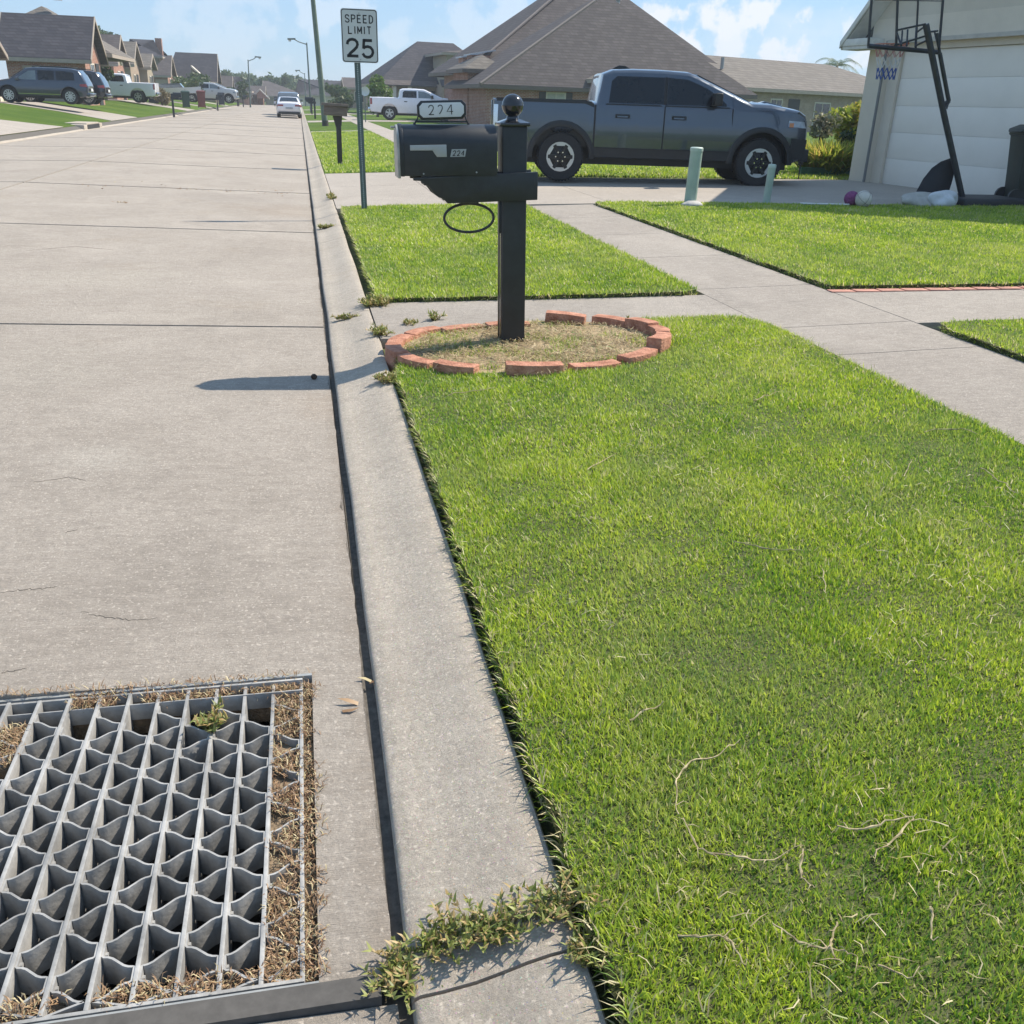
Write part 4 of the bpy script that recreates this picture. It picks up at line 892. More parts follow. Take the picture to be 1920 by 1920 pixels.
p = MB(); p.prism([(0, 0)]*0 or [(bl.x, bl.z), (br_.x, br_.z), (tr.x, tr.z), (tl.x, tl.z)], 'y', BY+.02, BY+.03); p.build('backboard', ac, hoop)
for (a_, b_) in (((1680, 57), (1736, 45)), ((1676, 86), (1740, 66)), ((1692, 58), (1690, 84)), ((1702, 56), (1700, 86)), ((1718, 52), (1716, 88)), ((1720, 60), (1733, 50)), ((1716, 86), (1737, 76)), ((1740, 60), (1758, 58)), ((1752, 58), (1760, 92)), ((1681, 60), (1690, 86))):
    MB().tube([H(*a_, BY-.05), H(*b_, HY_)], .013, 6).build('linkage_bar', DK, hoop, smooth=50)
rc = H(1668, 100, BY+.45); rc.z = bl.z+.06
p = MB(); p.tube([(rc.x+.225*math.cos(t), rc.y+.225*math.sin(t), rc.z) for t in [2*math.pi*i/32 for i in range(32)]], .009, 6, closed=True); p.tube([(rc.x, rc.y-.22, rc.z), (rc.x, BY+.03, rc.z)], .02, 6)
rim = p.build('rim', mat('orange_rim', (.40, .10, .04), .5), hoop, smooth=50)
for nm, z0, z1, r0_, r1_, m in (('net_top', 0, -.16, .22, .17, mat('net_red', (.45, .22, .20), .8)), ('net_middle', -.16, -.30, .17, .135, mat('net_white', (.6, .6, .6), .8)), ('net_bottom', -.30, -.45, .135, .125, mat('net_blue', (.05, .10, .34), .8))):
    p = MB(); k = 12
    for i in range(k):
        for s in (-1, 1):
            a_ = 2*math.pi*i/k; b_ = 2*math.pi*(i+s*.5)/k
            for (u, v) in ((0, .5), (.5, 1)):
                aa = a_ if u == 0 else b_; bb = b_ if u == 0 else a_
                q = lambda w, ang: Vector((rc.x+(r0_+(r1_-r0_)*w)*math.cos(ang), rc.y+(r0_+(r1_-r0_)*w)*math.sin(ang), rc.z+z0+(z1-z0)*w))
                p.tube([q(u, aa), q(v, bb)], .0055, 4)
    p.build(nm, m, rim)
# dark curved net / sail leaning on the pole
p = MB(); Lp = [(1782, 297), (1765, 303), (1748, 315), (1732, 335), (1720, 357), (1711, 377)]; Rp = [(1788, 300), (1790, 312), (1788, 330), (1784, 345), (1779, 360), (1773, 377)]; vs = []; K = 6
for i, (l, r) in enumerate(zip(Lp, Rp)):
    for k in range(K+1):
        t = k/K; q = H(l[0]+(r[0]-l[0])*t, l[1]+(r[1]-l[1])*t, HY_+.12-.14*math.sin(math.pi*t)*(i/5)-.10*i/5); vs.append(q)
fs = [(i*(K+1)+k, i*(K+1)+k+1, (i+1)*(K+1)+k+1, (i+1)*(K+1)+k) for i in range(5) for k in range(K)]
n0 = len(vs); vs += [v+Vector((0, .012, 0)) for v in vs]; fs += [tuple(n0+j for j in reversed(f)) for f in fs]
p.add(vs, fs); tag(p.build('curved_panel', mat('black_mesh_cloth', (.012, .013, .018), .8, var=.2), smooth=70), 'black curved cloth panel propped against the hoop pole', 'cloth panel')
# wheeled bin at the right edge
def bin_(loc, rz, m, label, s=1., group='wheeled rubbish bins', lidm=None):
    o = thing('wheelie_bin', label, 'rubbish bin', loc, group); M = Matrix.Translation(loc) @ Matrix.Rotation(rz, 4, 'Z') @ Matrix.Scale(s, 4)
    def ring(w, d, z, yo=0): return [(-w, -d+yo, z), (w, -d+yo, z), (w, d+yo, z), (-w, d+yo, z)]
    p = MB(M); secs = [ring(.22, .25, .05), ring(.24, .29, .5), ring(.27, .33, .92), ring(.29, .35, .93), ring(.29, .35, .98)]
    vs = sum(secs, []); fs = [(i*4+k, i*4+(k+1) % 4, i*4+4+(k+1) % 4, i*4+4+k) for i in range(len(secs)-1) for k in range(4)]+[(3, 2, 1, 0), (16, 17, 18, 19)]
    p.add(vs, fs); p.build('body', m, o, bevel=.03, seg=2)
    p = MB(M); p.add(ring(.30, .36, .985)+ring(.30, .36, 1.01)+ring(.2, .24, 1.07, .02), [(3, 2, 1, 0), (0, 1, 5, 4), (1, 2, 6, 5), (2, 3, 7, 6), (3, 0, 4, 7), (4, 5, 9, 8), (5, 6, 10, 9), (6, 7, 11, 10), (7, 4, 8, 11), (8, 9, 10, 11)]); p.tube([(-.22, .38, .98), (.22, .38, .98)], .018, 6)
    p.build('lid', lidm or m, o, bevel=.012)
    for sx in (-1, 1): MB(M).cyl((sx*.25, .27, .11), (sx*.20, .27, .11), .11, n=14).build('wheel', BLK, o, smooth=40)
    return o
c = at(1905, 380, 13.1)
bin_((c.x+.18, 13.1, zr(c.x)), 1.3, mat('dark_bin', (.02, .028, .026), .5, var=.2), 'black wheeled bin against the garage wall at the picture edge', 1.05, None)
# ============================================================ VEHICLES
def paint(name, col, rough=.28, metal=.35, coat=.8): return mat(name, col, rough, metal, var=.04, scale=2, coat=coat)
GLASS = mat('tinted_glass', (.008, .011, .016), .05, .0, var=.1, scale=2, spec=.42)
GLASSL = mat('light_glass', (.10, .13, .14), .07, .0, var=.3, scale=2, spec=.9, coat=1)
TYRE = mat('tyre_rubber', (.022, .022, .024), .8, var=.2, scale=14, bump=.5, bscale=60)
ALLOY = mat('alloy', (.50, .51, .52), .3, .8, var=.05); BLKRIM = mat('black_rim', (.02, .02, .022), .35, .3)
CHROME = mat('chrome', (.62, .63, .65), .12, 1.0, var=.03); TRIM = mat('black_trim', (.018, .019, .021), .55, var=.15)
REDL = mat('tail_red', (.28, .015, .012), .2, coat=1, var=.15); AMB = mat('amber_lens', (.55, .16, .02), .25, coat=1); HEADL = mat('headlamp', (.30, .33, .36), .1, .4, coat=1, var=.3)
def resample(pts, step):
    out = []; n = len(pts)
    for i in range(n):
        a, b = pts[i], pts[(i+1) % n]; L = math.hypot(b[0]-a[0], b[1]-a[1]); k = max(1, int(L/step))
        out += [(a[0]+(b[0]-a[0])*j/k, a[1]+(b[1]-a[1])*j/k) for j in range(k)]
    return out
def area2(p): return sum(p[i][0]*p[(i+1) % len(p)][1]-p[(i+1) % len(p)][0]*p[i][1] for i in range(len(p)))
def inset(pts, r):
    n = len(pts); s = 1 if area2(pts) > 0 else -1; out = []
    for i in range(n):
        a = Vector(pts[i-1]); b = Vector(pts[i]); c = Vector(pts[(i+1) % n]); d1 = (b-a).normalized(); d2 = (c-b).normalized()
        nn = (Vector((-d1.y, d1.x))+Vector((-d2.y, d2.x)))*s
        if nn.length < 1e-4: nn = Vector((-d1.y, d1.x))*s
        nn.normalize(); out.append(tuple(b+nn*r))
    return out
class Car:
    def __init__(s, name, label, cat, sp, M, group=None, detail=True):
        s.sp = sp; s.M = M; s.L = sp['L']; s.W = sp['W']/2; s.o = thing(name, label, cat, M.translation.copy(), group); s.detail = detail
        s.body()
        s.wheels()
    def wf(s, x, z):
        sp = s.sp; b = sp['belt']; w = 1.0
        lo = b*.62
        if z < lo: w -= .05*((lo-z)/lo)**1.6
        elif z < b: w -= .022*((z-lo)/(b-lo))**2
        else: w -= .022+sp.get('tumble', .2)*(z-b)/(sp['H']-b)
        d = (x-(s.L-.85))/.85
        if d > 0: w *= 1-sp.get('nose', .12)*d*d
        d = (.45-x)/.45
        if d > 0: w *= 1-sp.get('tail', .05)*d*d
        return w
    def outline(s):
        sp = s.sp; top = list(sp['top']); zb = sp['zb']; ra = sp['ra']; rw = sp['rw']; bot = []
        for cx in sorted(sp['wx'], reverse=True):
            h = math.sqrt(max(.0001, ra*ra-(zb-rw)**2)); a0 = math.atan2(zb-rw, h); a1 = math.pi-a0
            bot.append([(cx+ra*math.cos(a0+(a1-a0)*i/14), rw+ra*math.sin(a0+(a1-a0)*i/14)) for i in range(15)])
        return top+bot[0]+bot[1]   # top: rear-bottom -> roof -> front-bottom
    def body(s):
        sp = s.sp; pts = s.outline(); pts = resample(pts, .16); bm = bmesh.new(); sl = [(-1, .045), (-.965, .012), (-.9, 0), (-.6, 0), (0, 0), (.6, 0), (.9, 0), (.965, .012), (1, .045)]; rings = []
        for t, r in sl:
            q = inset(pts, r) if r else pts; rings.append([bm.verts.new((x, t*s.W, z)) for x, z in q])
        n = len(pts)
        for a, b in zip(rings, rings[1:]):
            for i in range(n): bm.faces.new((a[i], a[(i+1) % n], b[(i+1) % n], b[i]))
        c1 = bm.faces.new(rings[0]); c2 = bm.faces.new(rings[-1]); bmesh.ops.triangulate(bm, faces=[c1, c2], ngon_method='EAR_CLIP')
        step = .16 if s.detail else .4
        zs = [sp['belt']*.62, sp['belt']]; z = .2
        while z < sp['H']: zs.append(z+.013); z += .09 if s.detail else .2
        for z in zs: bmesh.ops.bisect_plane(bm, geom=bm.verts[:]+bm.edges[:]+bm.faces[:], plane_co=(0, 0, z), plane_no=(0, 0, 1), dist=1e-4)
        x = .1
        while x < s.L: bmesh.ops.bisect_plane(bm, geom=bm.verts[:]+bm.edges[:]+bm.faces[:], plane_co=(x+.007, 0, 0), plane_no=(1, 0, 0), dist=1e-4); x += step
        bed = sp.get('bed')
        if bed:
            for x in bed[:2]: bmesh.ops.bisect_plane(bm, geom=bm.verts[:]+bm.edges[:]+bm.faces[:], plane_co=(x, 0, 0), plane_no=(1, 0, 0), dist=1e-4)
        for v in bm.verts:
            x, z = v.co.x, v.co.z
            if bed and bed[0]-1e-3 <= x <= bed[1]+1e-3 and abs(v.co.y) < s.W*.91 and z > bed[2]+.1: v.co.z = bed[2]
            v.co.y *= s.wf(x, z)
            if not bed or x > bed[1]: v.co.z -= sp.get('crown', .05)*(abs(v.co.y)/s.W)**3*(1 if z > sp['belt']*.8 else 0)
            v.co = s.M @ v.co - s.o.location
        bmesh.ops.recalc_face_normals(bm, faces=bm.faces); me = bpy.data.meshes.new('body'); bm.to_mesh(me); bm.free()
        s.bodyo = link('body', me, sp['paint'], s.o, 32)
        p = MB(s.M); zt = sp['belt']*.75; p.box(sp['wx'][0]-.75, sp['wx'][1]+.6, -s.W*.62, s.W*.62, sp['rw']*.7, zt)
        for cx in sp['wx']: p.cyl((cx, -s.W+.2, sp['rw']), (cx, s.W-.2, sp['rw']), .07, n=8)
        p.build('chassis', TRIM, s.o)
    def P(s, x, z, side, off=.005):
        w = s.wf(x, z)*s.W+off
        zz = z-(s.sp.get('crown', .05)*(abs(w)/s.W)**3 if (z > s.sp['belt']*.8 and (not s.sp.get('bed') or x > s.sp['bed'][1])) else 0)
        return (x, side*w, zz)
    def patch(s, name, poly, m, off=.006, sides=(-1, 1), parent=None, th=.012, rnd=0):
        out = None
        for side in sides:
            bm = bmesh.new(); f = bm.faces.new([bm.verts.new((x, 0, z)) for x, z in poly])
            if len(poly) > 4: bmesh.ops.triangulate(bm, faces=[f], ngon_method='EAR_CLIP')
            zs = [s.sp['belt']*.62, s.sp['belt']]; z = .2
            while z < s.sp['H']: zs.append(z+.013); z += .09 if s.detail else .2
            for z in zs: bmesh.ops.bisect_plane(bm, geom=bm.verts[:]+bm.edges[:]+bm.faces[:], plane_co=(0, 0, z), plane_no=(0, 0, 1), dist=1e-4)
            x = .1
            while x < s.L: bmesh.ops.bisect_plane(bm, geom=bm.verts[:]+bm.edges[:]+bm.faces[:], plane_co=(x+.007, 0, 0), plane_no=(1, 0, 0), dist=1e-4); x += (.16 if s.detail else .4)
            r = bmesh.ops.extrude_face_region(bm, geom=bm.faces[:]); low = set(e for e in r['geom'] if isinstance(e, bmesh.types.BMVert))
            for v in bm.verts: v.co = s.M @ Vector(s.P(v.co.x, v.co.z, side, off if v not in low else off-th)) - s.o.location
            bmesh.ops.recalc_face_normals(bm, faces=bm.faces); me = bpy.data.meshes.new(name); bm.to_mesh(me); bm.free()
            o = link(name, me, m, parent or s.o, 30); out = o
        return out
    def topquad(s, name, a, b, wa, wb, m, off=.012, parent=None):
        """glass lying on the profile between profile points a and b"""
        a = Vector((a[0], 0, a[1])); b = Vector((b[0], 0, b[1])); d = (b-a).normalized(); nn = Vector((-d.z, 0, d.x)); nn = nn if nn.z > 0 else -nn; vs = []; K = 8
        cr = s.sp.get('crown', .05)
        for e, w in ((a, wa), (b, wb)):
            for i in range(K+1):
                y = w*(-1+2*i/K); q = e+nn*off; vs.append((q.x, y, q.z-cr*(abs(y)/s.W)**3))
        vs += [(x-nn.x*.02, y, z-nn.z*.02) for x, y, z in vs]; n = 2*(K+1)
        fs = [(i, i+1, K+2+i, K+1+i) for i in range(K)]+[(n+i, n+K+1+i, n+K+2+i, n+i+1) for i in range(K)]
        fs += [(0, K+1, n+K+1, n), (K, n+K, n+2*K+1, 2*K+1)]+[(i, n+i, n+i+1, i+1) for i in range(K)]+[(K+1+i, K+2+i, n+K+2+i, n+K+1+i) for i in range(K)]
        return MB(s.M).add(vs, fs).build(name, m, parent or s.o, smooth=30)
    def wheels(s):
        sp = s.sp; rw = sp['rw']; wd = sp.get('tw', .26); kind = sp.get('rim', 'ten'); rr = rw*sp.get('rimr', .62)
        for cx in sp['wx']:
            for side in (-1, 1):
                yo = side*(s.W-.03-wd/2); wobj = None
                c = (cx, yo, rw); h = wd/2
                prof = [(rr, -h*.8), (rr*1.02, -h), (rw*.93, -h*.98), (rw*.985, -h*.82), (rw, -h*.5), (rw, h*.5), (rw*.985, h*.82), (rw*.93, h*.98), (rr*1.02, h), (rr, h*.8), (rr*.97, 0), (rr, -h*.8)]
                ty = MB(s.M).lathe(prof, c, 'y', 40 if s.detail else 20)
                if s.detail and kind == 'notch':
                    for i in range(44):
                        a = 2*math.pi*i/44; q = MB(); 
                        for (ya, yb2) in ((-h*.9, -h*.25), (h*.25, h*.9)):
                            M2 = Matrix.Translation(c) @ Matrix.Rotation(a, 4, 'Y'); b = MB(M2); b.box(-.016, .016, ya, yb2, rw-.012, rw+.006); ty.add([s.M @ v for v in []] or [], []); 
                            k = len(ty.v); ty.v += [s.M @ v for v in b.v]; ty.f += [tuple(i_+k for i_ in f) for f in b.f]
                wobj = ty.build('wheel', TYRE, s.o, smooth=40)
                ys = yo+side*h*.72
                if kind == 'notch':
                    MB(s.M).lathe([(0, -side*.05), (rr*.98, -side*.05), (rr*.98, -side*.03), (rr*.55, -side*.03), (rr*.3, side*.0), (0, side*.0)], (cx, ys, rw), 'y', 30).build('rim', BLKRIM, wobj, smooth=30)
                    q = MB(s.M).lathe([(rr*.90, side*.035), (rr*1.0, side*.035), (rr*1.0, -side*.01), (rr*.90, -side*.01), (rr*.90, side*.035)], (cx, ys, rw), 'y', 36)
                    for i in range(6):
                        a = 2*math.pi*i/6; M2 = s.M @ Matrix.Translation((cx, ys, rw)) @ Matrix.Rotation(a, 4, 'Y'); b = MB(M2)
                        y0, y1 = sorted((side*.0, side*.034)); b.prism([(-.105*rr/.26, rr*.95), (.105*rr/.26, rr*.95), (.07*rr/.26, rr*.73), (-.07*rr/.26, rr*.73)], 'y', y0, y1)
                        k = len(q.v); q.v += b.v; q.f += [tuple(j+k for j in f) for f in b.f]
                    q.build('rim_face', ALLOY, wobj, smooth=30)
                    q = MB(s.M)
                    for i in range(6):
                        a = 2*math.pi*(i+.5)/6; M2 = s.M @ Matrix.Translation((cx, ys, rw)) @ Matrix.Rotation(a, 4, 'Y'); b = MB(M2)
                        y0, y1 = sorted((-side*.02, side*.024)); b.prism([(-.026, rr*.92), (.026, rr*.92), (.034, rr*.2), (-.034, rr*.2)], 'y', y0, y1); k = len(q.v); q.v += b.v; q.f += [tuple(j+k for j in f) for f in b.f]
                    q.build('spokes', BLKRIM, wobj, smooth=30)
                    q = MB(s.M)
                    for i in range(6):
                        a = 2*math.pi*i/6; q.cyl((cx+.085*math.cos(a), ys+side*.0, rw+.085*math.sin(a)), (cx+.085*math.cos(a), ys+side*.045, rw+.085*math.sin(a)), .013, n=8)
                    q.build('lug_nuts', CHROME, wobj, smooth=40)
                else:
                    ns = {'ten': 10, 'six': 6, 'five': 5}[kind]
                    MB(s.M).lathe([(0, -side*.05), (rr*.98, -side*.05), (rr*.98, -side*.04), (0, -side*.04)], (cx, ys, rw), 'y', 24).build('brake', TRIM, wobj, smooth=30)
                    q = MB(s.M).lathe([(rr*.90, side*.03), (rr*1.0, side*.03), (rr*1.0, -side*.03), (rr*.90, -side*.03), (rr*.90, side*.03)], (cx, ys, rw), 'y', 30)
                    q.cyl((cx, ys-side*.02, rw), (cx, ys+side*.03, rw), rr*.22, n=14)
                    for i in range(ns):
                        M2 = s.M @ Matrix.Translation((cx, ys, rw)) @ Matrix.Rotation(2*math.pi*i/ns, 4, 'Y'); b = MB(M2); y0, y1 = sorted((-side*.015, side*.022)); wsp = rr*(1.1/ns)
                        b.prism([(-wsp, rr*.94), (wsp, rr*.94), (wsp*.8, rr*.15), (-wsp*.8, rr*.15)], 'y', y0, y1); k = len(q.v); q.v += b.v; q.f += [tuple(j+k for j in f) for f in b.f]
                    q.build('rim', ALLOY, wobj, smooth=30)
    def flare(s, m, wdt=.085, off=.028):
        sp = s.sp; ra = sp['ra']; rw = sp['rw']
        for cx in sp['wx']:
            for side in (-1, 1):
                vs = []; n = 26; a0, a1 = R_(-24), R_(204)
                for i in range(n+1):
                    a = a0+(a1-a0)*i/n
                    for r, o_ in ((ra-.012, -.08), (ra-.012, off), (ra+wdt*.5, off+.008), (ra+wdt, off*.4), (ra+wdt, -.03)):
                        x, z = cx+r*math.cos(a), rw+r*math.sin(a); z = max(z, sp['zb']-.02); vs.append((x, side*(s.wf(x, z)*s.W+o_), z))
                fs = [(i*5+k, i*5+k+1, i*5+6+k, i*5+5+k) for i in range(n) for k in range(4)]
                MB(s.M).add(vs, fs).build('fender_flare', m, s.o, smooth=50)
    def mirror(s, x, z, m, sc=1.):
        for side in (-1, 1):
            w = s.wf(x, z)*s.W; y0, y1 = sorted((side*(w+.06), side*(w+.30*sc)))
            MB(s.M).box(x-.07, x+.07, y0, y1, z-.07, z+.13*sc).build('side_mirror', m, s.o, bevel=.03, seg=3)
            MB(s.M).tube([(x, side*(w-.02), z-.02), (x, side*(w+.1), z)], .03, 8).build('mirror_arm', TRIM, s.o, smooth=50)
def place(x, y, z, ang, sc=1.): return Matrix.Translation((x, y, z)) @ Matrix.Rotation(ang, 4, 'Z') @ Matrix.Scale(sc, 4)

# --- charcoal crew-cab pickup on the driveway (facing the garage)
RAMP = paint('charcoal_blue_paint', (.065, .082, .110), .20, .6, 1)
def pickup_spec(p, L=5.80, W=2.02, H=1.93, wx=(1.30, 4.95), belt=1.36, rw=.42, ra=.53, bed_end=1.86, cab=None, rim='six', hood=(1.45, 1.32), zb=.42, tail=.05):
    c = cab or dict(roofrear=2.02, rooffront=3.55, ws=4.72)
    top = [(.14, zb+.05), (.06, .58), (.05, 1.0), (.05, belt+.0), (bed_end, belt+.01), (bed_end+.05, belt+.02), (bed_end+.10, belt+.28), (c['roofrear']-.02, H-.09), (c['roofrear']+.16, H-.02), (c['roofrear']+.55, H), ((c['roofrear']+c['rooffront'])/2+.25, H), (c['rooffront'], H-.02), (c['rooffront']+.16, H-.075),
           (c['ws'], hood[0]), (c['ws']+.35, hood[0]-.005), (L-.50, hood[1]+.085), (L-.20, hood[1]+.035), (L-.07, hood[1]-.04), (L-.015, hood[1]-.18), (L, .92), (L, .66), (L-.06, .50), (L-.22, zb)]
    return dict(L=L, W=W, H=H, wx=wx, belt=belt, rw=rw, ra=ra, zb=zb, top=top, paint=p, bed=(.16, bed_end-.02, .82), rim=rim, tumble=.135, crown=.05, tail=tail, nose=.09)
rs = pickup_spec(RAMP, rim='notch'); rs['rimr'] = .60; rs['tw'] = .28; rs['crown'] = .06
sc_ = .957; ang = -R_(10.2); wrear = G(1048, 344); d = Vector((math.cos(ang), math.sin(ang), 0)); nrm = Vector((-d.y, d.x, 0))
org = Vector((wrear.x, wrear.y, 0))-d*rs['wx'][0]*sc_+nrm*(rs['W']/2-.03)*sc_; org.z = .285
C = Car('pickup_truck', 'dark charcoal crew cab pickup truck with black flares parked on the near driveway', 'pickup truck', rs, place(*org, ang, sc_))
C.flare(TRIM)
b_ = 1.385
C.patch('window', [(2.12, b_+.02), (2.16, b_+.36), (2.26, b_+.44), (3.10, b_+.44), (3.10, b_+.02)], GLASS)
C.patch('window', [(3.17, b_+.02), (3.17, b_+.44), (3.52, b_+.42), (3.86, b_+.30), (4.12, b_+.15), (4.24, b_+.05), (4.24, b_+.02)], GLASS)
dd = C.patch('door', [(2.13, .60), (2.07, 1.0), (2.09, b_-.01), (3.12, b_-.01), (3.12, .60)], RAMP, off=.010)
dd2 = C.patch('door', [(3.145, .60), (3.145, b_-.01), (4.34, b_-.01), (4.38, .95), (4.36, .60)], RAMP, off=.010)
for x in (2.25, 3.27):
    C.patch('door_handle', [(x, 1.165), (x, 1.225), (x+.26, 1.225), (x+.26, 1.165)], TRIM, off=.03, th=.03); C.patch('handle_grip', [(x+.03, 1.18), (x+.03, 1.205), (x+.22, 1.205), (x+.22, 1.18)], RAMP, off=.045, th=.02)
C.patch('cladding', [(1.86, .44), (1.86, .60), (4.40, .60), (4.40, .44)], TRIM, off=.014)
C.patch('cab_gap', [(1.868, .46), (1.868, 1.36), (1.90, 1.36), (1.90, .46)], INK, off=.004)
C.patch('bed_rail', [(.12, 1.32), (.12, 1.372), (1.86, 1.378), (1.86, 1.32)], TRIM, off=.012)
C.patch('tail_light', [(.07, .90), (.07, 1.26), (.15, 1.26), (.14, .90)], CHROME, off=.010); C.patch('headlamp', [(5.40, 1.05), (5.40, 1.21), (5.70, 1.19), (5.76, 1.03)], HEADL, off=.012); C.patch('indicator', [(5.42, 1.10), (5.42, 1.17), (5.50, 1.17), (5.50, 1.10)], AMB, off=.02)
C.patch('front_bumper_side', [(5.50, .50), (5.50, .86), (5.79, .84), (5.78, .58), (5.70, .50)], TRIM, off=.016)
for x0_, x1_ in ((2.075, 3.125), (3.135, 4.36)):
    C.patch('belt_moulding', [(x0_, 1.372), (x0_, 1.392), (x1_-.08, 1.392), (x1_-.04, 1.372)], TRIM, off=.016)
C.patch('pillar', [(3.105, 1.40), (3.105, 1.83), (3.165, 1.83), (3.165, 1.40)], INK, off=.009)
for x_ in (3.124, 4.352): C.patch('door_seam', [(x_, .6), (x_, 1.37), (x_+.022, 1.37), (x_+.022, .6)], INK, off=.004)
C.patch('rocker', [(1.93, .585), (1.93, .605), (4.36, .605), (4.36, .585)], INK, off=.02)
C.patch('wheel_arch_liner', [(.80, .60), (.86, .86), (1.10, 1.0), (1.50, 1.0), (1.74, .86), (1.80, .60)], TRIM, off=-.10)
C.mirror(4.02, 1.42, TRIM, 1.1)
C.topquad('windscreen', (4.66, 1.475), (3.72, 1.865), .80, .68, GLASS)
C.topquad('rear_window', (1.97, 1.42), (2.02, 1.80), .66, .60, GLASSL, off=.03)
MB(C.M).box(-.03, .05, -.94, .94, .52, .74).build('rear_bumper', CHROME, C.o, bevel=.02)
MB(C.M).box(.03, .055, -.84, .84, .84, 1.33).build('tailgate', RAMP, C.o, bevel=.01)
MB(C.M).box(5.77, 5.83, -.70, .70, .72, 1.16).build('grille', TRIM, C.o, bevel=.02)
MB(C.M).box(5.72, 5.87, -.92, .92, .46, .68).build('front_bumper', TRIM, C.o, bevel=.03)
for s_ in (-1, 1):
    MB(C.M).prism([(4.95, 1.43), (5.05, 1.462), (5.38, 1.40), (5.40, 1.375)], 'y', *sorted((s_*.26, s_*.50))).build('hood_scoop', RAMP, C.o, bevel=.008)
    for k in range(5): pass
MB(C.M).prism([(2.25, 1.925), (2.38, 1.99), (2.50, 1.985), (2.62, 1.925)], 'y', -.035, .035).build('roof_antenna', TRIM, C.o, bevel=.01)

# --- other vehicles: placed on the ground where the photo shows their wheels
WP = mat('white_paint', (.84, .82, .86), .25, .1, var=.03, coat=.8); SILP = mat('silver_paint', (.48, .48, .48), .3, .3, var=.04, coat=.8); BLUP = mat('slate_blue_paint', (.045, .058, .085), .22, .5, var=.04, coat=1); BKP = mat('black_paint_car', (.015, .018, .028), .18, .3, var=.04, coat=1)
def pickup_parts(C, b_, col, lights=True, chrome=True):
    C.patch('window', [(2.14, b_+.03), (2.18, b_+.34), (2.28, b_+.42), (3.06, b_+.42), (3.06, b_+.03)], GLASS); C.patch('window', [(3.17, b_+.03), (3.17, b_+.42), (3.52, b_+.40), (3.86, b_+.28), (4.20, b_+.03)], GLASSL)
    for a, b in ((2.10, 3.12), (3.15, 4.30)): C.patch('door', [(a, .6), (a, b_-.01), (b, b_-.01), (b, .6)], col, off=.010)
    for x in (2.25, 3.27): C.patch('door_handle', [(x, 1.16), (x, 1.21), (x+.2, 1.21), (x+.2, 1.16)], TRIM, off=.03, th=.03)
    C.patch('tail_light', [(.07, .92), (.07, 1.28), (.20, 1.28), (.20, .92)], REDL, off=.016); C.patch('headlamp', [(5.42, 1.0), (5.42, 1.17), (5.74, 1.12), (5.77, .98)], HEADL, off=.012)
    C.topquad('windscreen', (4.66, 1.475), (3.72, 1.865), .80, .68, GLASS); C.topquad('rear_window', (1.97, 1.42), (2.02, 1.80), .66, .60, GLASS, off=.03)
    MB(C.M).box(-.08, .08, -.94, .94, .50, .74).build('rear_bumper', CHROME, C.o, bevel=.02); MB(C.M).box(5.74, 5.87, -.94, .94, .46, .72).build('front_bumper', CHROME, C.o, bevel=.03); MB(C.M).box(5.78, 5.83, -.7, .7, .75, 1.12).build('grille', TRIM, C.o, bevel=.02)
    C.mirror(4.05, 1.42, TRIM)
def ground_at(px, py, D):
    """point at forward distance D on the ray, used as ground contact (lot heights vary)"""
    return at(px, py, D)
# white pickup on the neighbour's driveway beyond the mailbox
w = at(732, 222, 66); sp_w = pickup_spec(WP, rim='five'); C = Car('pickup_truck', 'white pickup truck in the yard beyond the mailbox, tail toward the street', 'pickup truck', sp_w, place(w.x-1.3, w.y+1, zr(w.x)+.02, R_(-3)), detail=False); pickup_parts(C, 1.385, WP); w_white = w
